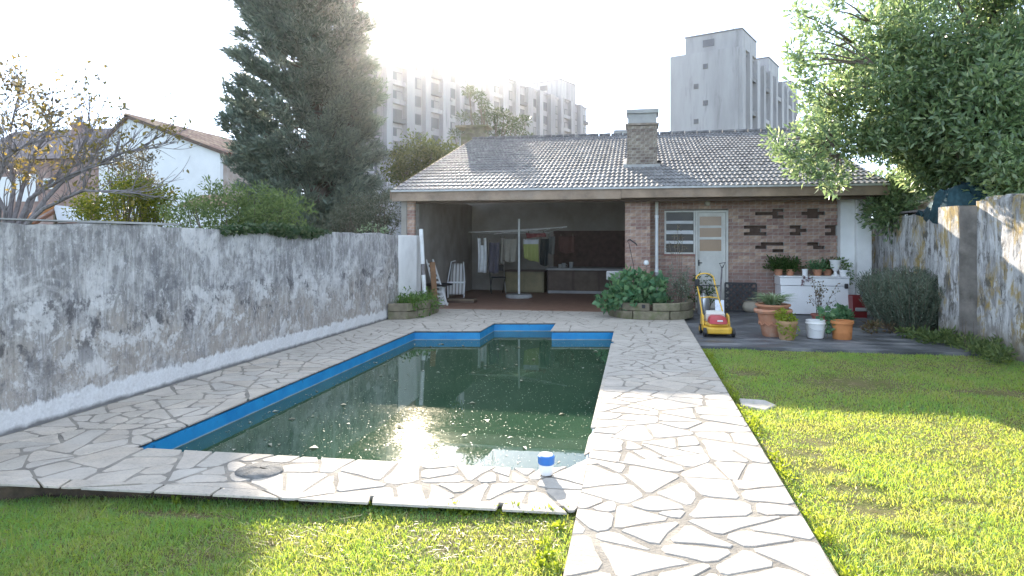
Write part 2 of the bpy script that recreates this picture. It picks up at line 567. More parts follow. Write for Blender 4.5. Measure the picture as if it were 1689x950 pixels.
HOLES = [[(-3.565, 4.235), (-.62, 4.315), (-.435, 4.405), (-.355, 4.63), (-.355, 11.09), (-3.575, 10.49)],
         [(-2.515, 10.4), (-1.375, 10.6), (-1.415, 11.955), (-2.505, 11.745)],
         [(-9, -9), (-.32, -9), (-.32, 3.75), (-3.66, 3.585), (-3.9, 3.45), (-9, 3.15)]]
rs = random.Random(21)


def subtract(poly, h):
    """convex piece minus convex hole -> convex pieces"""
    inn, out = poly, []
    for e in range(len(h)):
        (ax, ay), (bx, by) = h[e], h[(e + 1) % len(h)]
        nx, ny = by - ay, -(bx - ax)
        o_ = clip(inn, ax, ay, nx, ny)
        if area(o_) > .0015: out.append(o_)
        inn = clip(inn, ax, ay, -nx, -ny)
        if area(inn) < 1e-4: break
    else:
        return out
    return out + ([inn] if area(inn) > .0015 and False else [])


def centroid(p):
    return sum(q[0] for q in p) / len(p), sum(q[1] for q in p) / len(p)


def split(poly, target, rnd, out, depth=0):
    A = area(poly)
    if A < target or depth > 9:
        out.append(poly)
        return
    cx, cy = centroid(poly)
    # long axis of the piece
    sxx = sum((q[0] - cx) ** 2 for q in poly); syy = sum((q[1] - cy) ** 2 for q in poly); sxy = sum((q[0] - cx) * (q[1] - cy) for q in poly)
    th = .5 * math.atan2(2 * sxy, sxx - syy) + rnd.uniform(-.42, .42)
    k = rnd.uniform(-.16, .16) * math.sqrt(A)
    px, py = cx + math.cos(th) * k, cy + math.sin(th) * k
    for s_ in (1, -1):
        q = clip(poly, px, py, math.cos(th) * s_, math.sin(th) * s_)
        if area(q) > .002: split(q, target * rnd.uniform(.75, 1.3), rnd, out, depth + 1)


# coarse random cells, then each is broken into irregular slabs
seeds = []
fails = 0
while fails < 800:
    x, y = rs.uniform(-4.9, 1.0), rs.uniform(1.0, 14.0)
    if all((x - a) ** 2 + (y - b) ** 2 > .62 ** 2 for a, b in seeds):
        seeds.append((x, y)); fails = 0
    else:
        fails += 1
cells = []
for i, (x, y) in enumerate(seeds):
    poly = [(x - 1.5, y - 1.5), (x + 1.5, y - 1.5), (x + 1.5, y + 1.5), (x - 1.5, y + 1.5)]
    for j, (a, b) in enumerate(seeds):
        if j != i and (a - x) ** 2 + (b - y) ** 2 < 9:
            poly = clip(poly, (a + x) / 2, (b + y) / 2, x - a, y - b)
    poly = clip(poly, .888, 0, -1, 0)
    poly = clip(poly, 0, 1.2, 0, 1)
    poly = clip(poly, 0, 13.94, 0, -1)
    poly = clip(poly, wl(3) + .02, 3, 1, -.0225)
    pieces = [poly]
    for h in HOLES:
        nxt = []
        for p in pieces:
            if area(p) > .0015: nxt += subtract(p, h)
        pieces = nxt
    for p in pieces:
        cx, cy = centroid(p)
        tg = .056 if cy < 5.2 else .060
        if cx > .25 and cy < 9: tg = .080
        if cy > 10.5: tg = .085
        fin = []
        split(p, tg * rs.uniform(.7, 1.5), rs, fin)
        for q in fin:
            # open the joints
            g = rs.choice([.003, .004, .005, .007, .009])
            r_ = q
            for e in range(len(q)):
                (ax, ay), (bx, by) = q[e], q[(e + 1) % len(q)]
                L = math.hypot(bx - ax, by - ay)
                if L < 1e-4: continue
                nx, ny = -(by - ay) / L, (bx - ax) / L
                w = math.radians(rs.uniform(-2.5, 2.5))
                nx, ny = nx * math.cos(w) - ny * math.sin(w), nx * math.sin(w) + ny * math.cos(w)
                gg = g + rs.uniform(0, .007)
                w0 = (-(by - ay) / L, (bx - ax) / L)
                mx, my = (ax + bx) / 2, (ay + by) / 2
                if abs(mx - .888) < .003 or min(abs((mx - h[t][0]) * (h[(t + 1) % len(h)][1] - h[t][1]) - (my - h[t][1]) * (h[(t + 1) % len(h)][0] - h[t][0])) / math.hypot(h[(t + 1) % len(h)][0] - h[t][0], h[(t + 1) % len(h)][1] - h[t][1]) for h in HOLES for t in range(len(h))) < .004: gg, (nx, ny) = 0, w0
                r_ = clip(r_, mx + nx * gg, my + ny * gg, nx, ny)
                if len(r_) < 3: break
            if area(r_) > .0045: cells.append(r_)
cells.sort(key=lambda p: max(q[1] for q in p))
_vis = [p for p in cells if max(q[1] for q in p) > 2.7]
_hid = [p for p in cells if max(q[1] for q in p) <= 2.7]
cells = _vis[:300] + _hid + _vis[300:]
NSTONE = 300


def on_hole(mx, my):
    for h in HOLES:
        for t in range(len(h)):
            (ax, ay), (bx, by) = h[t], h[(t + 1) % len(h)]
            if abs((mx - ax) * (by - ay) - (my - ay) * (bx - ax)) / math.hypot(bx - ax, by - ay) < .004: return True
    return False


def stone_mb(poly, rnd, mb):
    # drop near-duplicate points, cut the corners a little, make the edges wander
    pts = []
    for p in poly:
        if not pts or math.hypot(p[0] - pts[-1][0], p[1] - pts[-1][1]) > .03: pts.append(p)
    if len(pts) > 3 and math.hypot(pts[0][0] - pts[-1][0], pts[0][1] - pts[-1][1]) < .03: pts.pop()
    if len(pts) < 3: return
    out = []
    m = len(pts)
    for i in range(m):
        a, b = pts[i], pts[(i + 1) % m]
        L = math.hypot(b[0] - a[0], b[1] - a[1])
        c = min(.036 / L, .3) * rnd.uniform(.5, 1.4)
        edge = on_hole((a[0] + b[0]) / 2, (a[1] + b[1]) / 2)
        if edge: c = .01
        out.append((a[0] + (b[0] - a[0]) * c, a[1] + (b[1] - a[1]) * c))
        if L > .22 and not edge:
            nx, ny = -(b[1] - a[1]) / L, (b[0] - a[0]) / L
            for t in ((.5,) if L < .4 else (.33, .68)):
                w = rnd.uniform(-.002, .011)
                out.append((a[0] + (b[0] - a[0]) * t + nx * w, a[1] + (b[1] - a[1]) * t + ny * w))
        c = min(.036 / L, .3) * rnd.uniform(.5, 1.4)
        if edge: c = .01
        out.append((b[0] + (a[0] - b[0]) * c, b[1] + (a[1] - b[1]) * c))
    cx, cy = sum(p[0] for p in out) / len(out), sum(p[1] for p in out) / len(out)
    h = rnd.uniform(-.0005, .0025)
    tx, ty = rnd.uniform(-.003, .003), rnd.uniform(-.003, .003)
    n = len(out)
    vs = []
    for zz, ins in ((-.013, 0), (-.0025, 0), (0, .004)):
        for p in out:
            d = math.hypot(p[0] - cx, p[1] - cy)
            k = 1 - ins / max(d, .05)
            X, Y = cx + (p[0] - cx) * k, cy + (p[1] - cy) * k
            vs.append((X, Y, zz + h + ((X - cx) * tx + (Y - cy) * ty if zz > -.02 else 0)))
    fs = [tuple(range(2 * n, 3 * n))]
    for l in range(2):
        for i in range(n):
            k = (i + 1) % n
            fs.append((l * n + i, l * n + k, (l + 1) * n + k, (l + 1) * n + i))
    mb.add(vs, fs)


rest = MB()
print('stones', len(cells))
for i, p in enumerate(cells):
    if i < NSTONE:
        b = MB()
        stone_mb(p, rs, b)
        if b.v: b.build('stone', STONE, deck)
    else:
        stone_mb(p, rs, rest)
if rest.v:
    tag(rest.build('far_stones', STONE, deck), kind='stuff')

# ---- pool: painted basin and water
POOL = [(-3.60, 4.2), (-.6, 4.28), (-.40, 4.38), (-.32, 4.62), (-.32, 11.13), (-1.34, 10.94), (-1.38, 11.99), (-2.54, 11.78), (-2.55, 10.72), (-3.61, 10.52)]
b = MB()
m = len(POOL)
off = []
for i in range(m):
    a, p, c = Vector(POOL[i - 1]), Vector(POOL[i]), Vector(POOL[(i + 1) % m])
    d1, d2 = (p - a).normalized(), (c - p).normalized()
    n1, n2 = Vector((-d1.y, d1.x)), Vector((-d2.y, d2.x))
    bi = (n1 + n2) / (1 + n1.dot(n2))
    off.append((p + bi * .025))
vs = [(p[0], p[1], z) for z in (-.47, -.034) for p in POOL] + [(p[0], p[1], z) for z in (-.47, -.034) for p in off]
fs = []
for i in range(m):
    k = (i + 1) % m
    fs += [(2 * m + i, 2 * m + k, 3 * m + k, 3 * m + i), (m + i, m + k, k, i), (3 * m + i, 3 * m + k, m + k, m + i)]
b.add(vs, fs)
b.add([(p[0], p[1], -.46) for p in POOL], [tuple(range(m))])
tag(b.build('pool_basin', m_liner()), kind='structure')
tag(MB().add([(p.x, p.y, -.150) for p in off], [tuple(range(m))]).build('water', m_water()), kind='structure')

# specks of pollen and leaf litter floating on the water
N = 4200
P = np.column_stack([rng.uniform(-3.5, -.36, N), 4.3 + 6.4 * rng.random(N) ** 1.25, np.full(N, -.147)])
s = .0035 + .007 * rng.random(N) ** 3
s[:70] = rng.uniform(.015, .04, 70)
a = rng.uniform(0, 6.28, N)
asp = rng.uniform(.3, .9, N)
ux = np.column_stack([np.cos(a), np.sin(a), np.zeros(N)]) * s[:, None]
uy = np.column_stack([-np.sin(a), np.cos(a), np.zeros(N)]) * (s * asp)[:, None]
up = np.array([[0, 0, 1.]]) * (s * .35)[:, None]
V = np.stack([P - ux, P - uy + up, P + ux, P + uy + up], 1).reshape(-1, 3)
tag(np_mesh('floating_debris', V, np.arange(4 * N).reshape(N, 4), leafmat('debris', [(0, (.22, .19, .11)), (.5, (.34, .31, .22)), (1, (.48, .46, .39))], .1)),
    'pale specks of pollen and leaf litter floating on the green pool water', 'debris', kind='stuff')

# ---- lawns
LAWN_Z = -.075
tag(MB().prism([(.89, .6), (4.9, .6), (4.9, 9.98), (.89, 9.93)], -.5, LAWN_Z).build('lawn', m_ground()), kind='structure')
def near_z(x):
    # the near lawn falls away to the left of the path
    return -.030 - .095 * np.clip((-.35 - x) / 3.3, 0, 1.4)


b = MB().prism([(-5.2, .6), (-.32, .6), (-.32, 3.75), (-3.66, 3.585), (-3.9, 3.45), (-5.2, 3.25)], -.5, 0)
b.v = [(x, y, float(near_z(x)) if z > -.1 else z) for x, y, z in b.v]
tag(b.build('lawn', m_ground()), kind='structure')

# ---- patio in front of the brick wall
b = MB().prism([(.89, 9.93), (4.9, 9.98), (4.9, 14.93), (.89, 14.93)], -.46, -.03)
tag(b.build('patio', m_patio()), kind='structure')

# ---- left garden wall
def wallmesh(name, p0, p1, h0, h1, th, mat_, parent, jag=.012, seed=1, step=.12):
    """wall with a hand-rendered face; p0 -> p1 along the face, body to the left of that direction"""
    r = random.Random(seed)
    p0, p1 = Vector((*p0, 0)), Vector((*p1, 0))
    L = (p1 - p0).length
    d = (p1 - p0) / L
    nn = Vector((-d.y, d.x, 0))
    nx, nz = max(2, int(L / step)), 12
    b = MB()
    vs, fs = [], []
    tops = []
    t = 0
    for i in range(nx + 1):
        t = t * .8 + r.uniform(-jag, jag)
        tops.append(h0 + (h1 - h0) * i / nx + t)
    for i in range(nx + 1):
        for k in range(nz + 1):
            z = -.12 + (tops[i] + .12) * k / nz
            q = p0 + d * L * i / nx + nn * r.uniform(-.007, .007)
            vs.append((q.x, q.y, z))
    for i in range(nx):
        for k in range(nz):
            a = i * (nz + 1) + k
            fs.append((a, a + nz + 1, a + nz + 2, a + 1))
    o = len(vs)
    for i in range(nx + 1):
        q = p0 + d * L * i / nx + nn * th
        vs += [(q.x, q.y, tops[i] + r.uniform(-.006, .006)), (q.x, q.y, -.12)]
    for i in range(nx):
        a = i * (nz + 1) + nz
        fs += [(a, a + nz + 1, o + 2 * i + 2, o + 2 * i), (o + 2 * i, o + 2 * i + 2, o + 2 * i + 3, o + 2 * i + 1)]
    fs += [tuple(range(0, nz + 1)) + (o, o + 1), tuple(reversed(range(nx * (nz + 1), nx * (nz + 1) + nz + 1))) + (o + 2 * nx + 1, o + 2 * nx)]
    b.add(vs, fs)
    return b.build(name, mat_, parent, world=True)


MW, MR = m_gardenwall(), m_rightwall()
gw = thing('garden_wall', 'long grey and white peeling plaster wall beside the pool with ivy on top', 'wall', (-4.77, 6, 0))
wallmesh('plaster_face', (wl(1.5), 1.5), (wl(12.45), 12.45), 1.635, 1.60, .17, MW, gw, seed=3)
b = MB()
b.box(wl(6) - .19, wl(6) + .012, 5.15, 6.25, 1.648, 1.668)
b.box(wl(5) - .19, wl(5) + .008, 3.0, 5.1, 1.652, 1.664)
b.build('coping', M['concrete'], gw, world=True)
b = MB().box(-4.72, -4.585, 12.455, 13.85, 0, 1.585)
o = b.build('end_panel', M['plaster'], gw, world=True, bevel=.008)
o['label'] = 'smooth white end panel of the wall'
# white post leaning at the end of the wall
t = thing('post', 'white plastic post leaning against the end of the garden wall', 'post', (-4.36, 13.5, 0))
MB().tube([(-4.36, 13.5, 0), (-4.43, 13.55, .75)], .045, 12).build('shaft', M['white_paint'], t, True, world=True)
MB().tube([(-4.43, 13.55, .75), (-4.445, 13.56, .98)], .036, 12).build('worn_band', M['bark_grey'], t, True, world=True)
MB().tube([(-4.445, 13.56, .98), (-4.49, 13.58, 1.72)], .045, 12).build('shaft', M['white_paint'], t, True, world=True)

# ---- right wall: far length, buttress, near length
rw = thing('boundary_wall', 'stained white boundary wall with ochre lichen behind the grey bush', 'wall', (4.87, 12, 0))
wallmesh('plaster_face', (4.87, 15.4), (4.87, 11.45), 1.93, 1.97, .2, MR, rw, seed=5)
MB().box(4.845, 5.09, 11.46, 15.4, 1.985, 2.02).build('coping', M['bark_grey'], rw, world=True, bevel=.008)
bt = thing('wall_buttress', 'square white plastered buttress with one stained face darkened for shade', 'buttress', (4.75, 11.1, 0))
wallmesh('plaster_face', (4.64, 11.45), (4.64, 10.78), 2.0, 2.0, .42, MR, bt, .004, seed=8)
o = MB().box(4.643, 5.05, 10.755, 10.78, -.1, 1.985).build('shaded_stained_face', mat('shaded_stained_plaster', (.17, .155, .14), .95, .4, 4, .5, 25, stain=(.30, .27, .24), stain_amt=.8), bt, world=True)  # face turned from the sun: its shade is put into the plaster colour, plus stains
nw = thing('boundary_wall', 'tall stained white boundary wall with rusty orange blotches beside the lawn', 'wall', (4.87, 8, 0))
wallmesh('plaster_face', (4.87, 10.77), (4.87, .5), 2.06, 2.30, .2, MR, nw, .025, seed=9)
b = MB()
for k in range(9):
    y = 10.7 - k * .11 + rs.uniform(-.02, .02)
    s_ = rs.uniform(.03, .08)
    b.box(4.90, 5.04, y - s_, y + s_ * .6, 2.0, 2.07 + rs.uniform(0, .05))
b.build('broken_coping', MR, nw, world=True, bevel=.015)

# ================================================================== OUTBUILDING
YB = 14.95            # brick wall face
EY, EZ = 13.70, 2.56  # eave
RY, RZ = 21.0, 4.73   # ridge
SL = (RZ - EZ) / (RY - EY)
XL, XR = -5.2, 4.72
bld = thing('outbuilding', 'long low brick outbuilding with grey tiled roof and open porch behind the pool', 'outbuilding', (-.2, 14.2, 0))


def bp(mb, name, m, **k):
    return mb.build(name, m, bld, world=True, **k)


# shell
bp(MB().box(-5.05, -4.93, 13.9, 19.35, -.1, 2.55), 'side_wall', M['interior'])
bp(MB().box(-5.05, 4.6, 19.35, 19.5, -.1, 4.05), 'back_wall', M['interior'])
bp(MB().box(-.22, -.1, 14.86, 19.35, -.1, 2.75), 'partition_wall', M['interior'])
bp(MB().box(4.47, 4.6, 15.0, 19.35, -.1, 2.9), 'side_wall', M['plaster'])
# roof slabs
def roof_z(y):
    return EZ + SL * (y - EY) if y <= RY else RZ - SL * (y - RY)


s_ = MB()
_e = .11 * SL
s_.extrude([(XL + .02, EY + .11, EZ - .03 + _e), (XL + .02, RY, RZ - .03), (XL + .02, RY, RZ - .13), (XL + .02, EY + .11, EZ - .13 + _e)], (XR - XL - .04, 0, 0))
s_.extrude([(XL + .02, RY, RZ - .03), (XL + .02, 27, RZ - .03 - SL * 6), (XL + .02, 27, RZ - .13 - SL * 6), (XL + .02, RY, RZ - .13)], (XR - XL - .04, 0, 0))
bp(s_, 'roof_deck', M['ceiling_wood'])
roof = MB().extrude([(XL + .03, EY + .03, EZ - .022), (XL + .03, RY - .01, RZ - .022), (XL + .03, RY - .01, RZ - .028), (XL + .03, EY + .03, EZ - .028)], (XR - XL - .06, 0, 0)).build('roof', M['tile'], bld, world=True)
# one double-roll tile, shared by every piece
TW, TE = .2067, .36
NC = round((XR - XL) / TW)
slope_len = math.hypot(RY - EY, RZ - EZ)
NR = round(slope_len / TE)
TE = slope_len / NR
def tile_mesh():
    vs, fs = [], []
    ns = 12
    for j, (yy, lift) in enumerate(((-.012, .030), (TE + .03, .004))):
        for i in range(ns + 1):
            u_ = i / ns
            w = .5 - .5 * math.cos(u_ * 4 * math.pi)
            vs.append((u_ * (TW + .004), yy, lift + .020 * w ** .8))
    for i in range(ns + 1):
        x_, y_, z_ = vs[i]
        vs.append((x_, y_, z_ - .020))
    for i in range(ns):
        fs.append((i, i + 1, ns + 1 + i + 1, ns + 1 + i))
        fs.append((i, 2 * (ns + 1) + i, 2 * (ns + 1) + i + 1, i + 1))
    return vs, fs
tv, tf = tile_mesh()
tme = bpy.data.meshes.new('tile')
tme.from_pydata(tv, [], tf)
tme.materials.append(M['tile'])
tme.polygons.foreach_set('use_smooth', [True] * len(tme.polygons))
tme.set_sharp_from_angle(angle=R(50))
ang = math.atan2(RZ - EZ, RY - EY)
far = MB()
CHX0, CHX1, CHY = -.205, .49, 15.8
CZ = lambda v: at(1058, v, CHY).z
cnt = 0
for r_ in range(NR):
    for c_ in range(NC):
        d = r_ * TE
        x_ = XL + c_ * TW
        y_, z_ = EY + d * math.cos(ang), EZ + d * math.sin(ang)
        if CHX0 - .1 < x_ < CHX1 - .1 and CHY - .12 < y_ < CHY + .5: continue
        mt = Matrix.Translation((x_, y_, z_ - .012)) @ Matrix.Rotation(ang + rs.uniform(-.012, .012), 4, 'X') @ Matrix.Rotation(rs.uniform(-.012, .012), 4, 'Z')
        if cnt < 288:
            o = bpy.data.objects.new('tile', tme)
            COL.objects.link(o)
            o.parent = roof
            o.matrix_local = Matrix.Translation(-Vector(bld.location) + Vector(bld.location)) @ Matrix.Translation(-Vector(bld.location)) @ mt
            cnt += 1
        else:
            far.add([mt @ Vector(p) for p in tv], tf)
o = tag(far.build('upper_tiles', mat('roof_tile_upper', (.115, .11, .11), .7, .42, 7, .3, 60, stain=(.32, .32, .30), stain_amt=.6, spec=.5), roof, smooth=True), kind='stuff')
o.location = -Vector(bld.location)
b = MB()
for k in range(27):
    x_ = XL + k * .37
    b.tube([(x_, RY, RZ + .02), (x_ + .35, RY, RZ + .028)], [.06, .07], 10)
o = b.build('ridge_tiles', M['tile'], roof)
o.location = -Vector(bld.location)
# fascia, gutter, verge board
bp(MB().box(XL, -.3, EY + .02, EY + .09, EZ - .235, EZ - .03), 'fascia', M['timber'], bevel=.006)
bp(MB().box(-.295, XR, EY + .02, EY + .09, EZ - .215, EZ - .026), 'fascia', M['timber'], bevel=.006)
bp(MB().box(XL - .01, XR, EY - .03, EY + .018, EZ - .035, EZ + .004), 'gutter', M['gutter'], bevel=.004)
bp(MB().extrude([(XL - .035, EY, EZ - .19), (XL - .035, RY, RZ - .16), (XL - .035, RY, RZ + .02), (XL - .035, EY, EZ - .005)], (.03, 0, 0)), 'verge_board', M['timber'])
bp(MB().box(-5.0, 4.6, EY + .35, EY + .5, EZ - .27, EZ - .10), 'beam', M['dark_wood'])

# bricks -----------------------------------------------------------
BH, BL = .072, .232
def brick_me(name, L, m):
    b = MB()
    b.box(0, L - .011, 0, .095, .005, BH - .005)
    me = bpy.data.meshes.new(name)
    me.from_pydata(b.v, [], b.f)
    me.materials.append(m)
    return me


BM = {k: [brick_me('brick', k, M['brick']) for _ in range(1)] for k in (BL, BL / 2)}


def px_rect(u0, v0, u1, v1):
    a, c = at(u0, v0, YB), at(u1, v1, YB)
    return a.x, c.x, c.z, a.z


VENTS = [px_rect(*q) for q in ((1266, 344, 1288, 362), (1254, 350, 1266, 355), (1331, 344, 1355, 361), (1321, 352, 1331, 356), (1232, 372, 1256, 390), (1256, 377, 1265, 384),
                               (1299, 371, 1303, 388), (1308, 371, 1321, 388), (1321, 377, 1331, 384), (1364, 370, 1386, 388), (1391, 374, 1398, 382),
                               (1264, 399, 1288, 407), (1255, 404, 1265, 411), (1278, 408, 1288, 415), (1335, 399, 1354, 406), (1318, 404, 1328, 411), (1342, 406, 1354, 413))]
DX0, DX1 = at(1147, 347, YB).x, at(1201, 347, YB).x
WX0, WX1 = at(1096, 350, YB).x, DX0 - .005
DZ = at(1170, 347, YB).z
WZ0 = at(1120, 419, YB).z


def in_open(x, z):
    if DX0 - .02 < x < DX1 + .02 and z < DZ + .01: return True
    if WX0 - .02 < x <= DX0 and WZ0 - .01 < z < DZ + .01: return True
    return any(a < x < c and e < z < g for a, c, e, g in VENTS)


bw = bp(MB().box(.36, 4.12, YB + .1, YB + .101, 2.52, 2.6), 'brick_wall', M['mortar'])
mort, restb = MB(), MB()
bricks = []
x0w, x1w = .30, 4.14
for r_ in range(35):
    z = r_ * BH
    sh = 0 if r_ % 2 else BL / 2
    # brick run cut at the edges of the openings
    runs = []
    x = x0w
    first = True
    while x < x1w - .03:
        L = BL if not (first and sh) else BL / 2
        first = False
        if x + L > x1w: L = x1w - x
        runs.append((x, L))
        x += L
    for x, L in runs:
        # trim against door / window
        a, c = x, x + L
        for (o0, o1, z0, z1) in ((DX0, DX1, -1, DZ), (WX0, DX0 + .001, WZ0, DZ)):
            if z + BH * .5 > z0 and z + BH * .5 < z1:
                if a >= o0 and c <= o1: a = c
                elif a < o0 < c: c = o0
                elif a < o1 < c: a = o1
        if c - a < .03: continue
        zc = z + BH / 2
        if any(min(c, vc) - max(a, va) > .5 * (c - a) and ve < zc < vg for va, vc, ve, vg in VENTS): continue
        mort.box(a, c, YB + .008, YB + .10, z, z + BH)
        bricks.append((a, c - a, z))
# the ones high on the wall show; the foot of the wall stands behind pots
bricks.sort(key=lambda q: -q[2])
for i, (x, L, z) in enumerate(bricks):
    dy = rs.uniform(-.004, .004)
    if i < 298:
        o = bpy.data.objects.new('brick', BM[BL][0])
        COL.objects.link(o)
        o.parent = bw
        o.location = Vector((x + .005, YB + dy, z)) - Vector(bld.location)
        o.scale = ((L - .011) / (BL - .011), 1, 1)
    else:
        restb.box(x + .005, x + L - .006, YB + dy, YB + .09, z + .005, z + BH - .005)
o = mort.build('mortar', M['mortar'], bw); o.location = -Vector(bld.location)
o = tag(restb.build('lower_bricks', M['brick'], bw), kind='stuff'); o.location = -Vector(bld.location)
bp(MB().box(.30, 4.14, YB + .102, YB + .12, DZ + .02, 2.75), 'upper_wall', M['mortar'])
bp(MB().box(.3, 4.14, YB + .17, YB + .20, 0, 2.7), 'vent_backing', mat('inner_brown', (.13, .085, .065), .9, .3, 6, .3))  # added panel close behind the vents, its brown standing in for the dim room


def pier(name, x0, x1, y0, y1, z0, z1, parent=None, m=None, bl=BL):
    p = bp(MB().box(x0 + .012, x1 - .012, y0 + .012, y1, z0, z1), name, M['mortar'])
    bme = brick_me('brick', bl, m or M['brick'])
    n_ = int(round((z1 - z0) / BH))
    for r_ in range(n_):
        z = z0 + r_ * (z1 - z0) / n_
        xs = [x0]
        if r_ % 2: xs.append(x0 + bl / 2)
        while xs[-1] + bl < x1 - .02: xs.append(xs[-1] + bl)
        xs.append(x1)
        for a, c in zip(xs[:-1], xs[1:]):
            o = bpy.data.objects.new('brick', bme)
            COL.objects.link(o)
            o.parent = p
            o.location = Vector((a + .003, y0 + rs.uniform(-.003, .003), z)) - Vector(bld.location)
            o.scale = ((c - a - .008) / (bl - .011), 1, 1)
    return p


pier('pier', -.235, .30, 14.45, 15.06, 0, 2.42)
pier('pier', -4.98, -4.76, 13.95, 14.3, 0, 2.36)
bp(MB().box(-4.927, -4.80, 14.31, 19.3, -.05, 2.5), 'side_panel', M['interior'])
# white plastered end column
bp(MB().box(4.143, 4.42, 14.75, 15.1, -.05, 2.36), 'end_column', M['plaster'], bevel=.01)
bp(MB().box(4.425, 4.70, 14.62, 15.1, -.05, 2.37), 'end_column', M['plaster'], bevel=.01)
# door
d_ = bp(MB().box(DX0, DX0 + .045, YB - .03, YB + .08, 0, DZ).box(DX1 - .045, DX1, YB - .03, YB + .08, 0, DZ).box(DX0 + .046, DX1 - .046, YB - .03, YB + .08, DZ - .045, DZ), 'door_frame', M['cream'], bevel=.004)
dl = MB()
pz = [(at(1170, v1, YB).z, at(1170, v0, YB).z) for v0, v1 in ((357, 372), (376, 391), (395, 414))]
px0, px1 = at(1154, 360, YB).x, at(1190, 360, YB).x
y0, y1 = YB + .01, YB + .05
dl.box(DX0 + .05, px0, y0, y1, .02, DZ - .05).box(px1, DX1 - .05, y0, y1, .02, DZ - .05)
dl.box(px0 + .001, px1 - .001, y0, y1, .02, pz[2][0])
dl.box(px0 + .001, px1 - .001, y0, y1, pz[0][1], DZ - .05)
dl.box(px0 + .001, px1 - .001, y0, y1, pz[1][1], pz[0][0]).box(px0 + .001, px1 - .001, y0, y1, pz[2][1], pz[1][0])
door = bp(dl, 'door', M['cream'])
door['label'] = 'cream door with three frosted amber panes'
for a, c in pz:
    o = MB().box(px0, px1, y0 + .015, y0 + .022, a, c).build('pane', M['amber_glass'], door)
    o.location = -Vector(bld.location)
o = MB().box(DX0 + .055, DX0 + .14, y0 - .035, y0 - .02, .985, 1.005).box(DX0 + .06, DX0 + .085, y0 - .02, y0, .93, 1.06).build('handle', M['black_metal'], door)
o.location = -Vector(bld.location)
bp(MB().box(DX0 - .02, DX1 + .02, YB - .06, YB + .05, -.03, .016), 'door_step', M['concrete'])
# louvred window
wf = bp(MB().box(WX0, WX0 + .035, YB - .02, YB + .07, WZ0, DZ).box(WX1 - .035, WX1, YB - .02, YB + .07, WZ0, DZ).box(WX0 + .036, WX1 - .036, YB - .02, YB + .07, DZ - .035, DZ).box(WX0 + .036, WX1 - .036, YB - .02, YB + .07, WZ0, WZ0 + .035), 'window', M['cream'], bevel=.003)
for v0, v1 in ((364, 369), (380, 386), (397, 402)):
    a, c = at(1120, v1, YB).z, at(1120, v0, YB).z
    o = MB().add([(WX0 + .037, YB - .005, a), (WX1 - .037, YB - .005, a), (WX1 - .037, YB + .05, c), (WX0 + .037, YB + .05, c)], [(0, 1, 2, 3)]).build('louvre', M['white_paint'], wf, solid=.006)
    o.location = -Vector(bld.location)
o = MB().box(WX0 + .03, WX1 - .03, YB + .055, YB + .06, WZ0 + .03, DZ - .03).build('pane', M['dark_glass'], wf)
o.location = -Vector(bld.location)
bp(MB().box(WX0 - .02, WX1, YB - .035, YB + .02, WZ0 - .035, WZ0 - .003), 'window_sill', M['red'] if 0 else mat('sill_tile', (.30, .13, .10), .6))
# downpipe with bright lower length
q = at(1083, 330, 14.62).x
dp = bp(MB().tube([(q, 14.60, 1.98), (q, 14.60, 2.40)], .035, 12), 'downpipe', M['cream'], smooth=True)
o = MB().tube([(q, 14.60, .80), (q, 14.60, 2.0)], .036, 12).build('white_length', M['white_paint'], dp, True); o.location = -Vector(bld.location)
o = MB().tube([(q, 14.60, 0), (q, 14.60, .82)], .04, 12).build('grey_length', M['concrete'], dp, True); o.location = -Vector(bld.location)
o = MB().tube([(q, 14.60, 1.96), (q, 14.60, 2.02)], .043, 12).tube([(q, 14.60, .80), (q, 14.60, .86)], .045, 12).build('collar', M['white_plastic'], dp, True); o.location = -Vector(bld.location)
# wall lamp over the door
p = at(1167, 334, YB - .09)
lm = thing('wall_lamp', 'small round glass lamp on the brick wall above the door', 'lamp', (p.x, YB, p.z))
MB().lathe([(.0, -.07), (.045, -.05), (.06, 0), (.045, .05), (.03, .06)], 14, (0, -.09, -.01)).build('globe', mat('lamp_glass', (.55, .53, .45), .15, .05, 3, 0), lm, True)
MB().tube([(0, 0, .06), (0, -.05, .085), (0, -.09, .06)], .012, 8).build('bracket', M['black_metal'], lm, True)
MB().lathe([(.035, .045), (.035, .07), (.015, .085)], 12, (0, -.09, 0)).build('cap', M['black_metal'], lm, True)
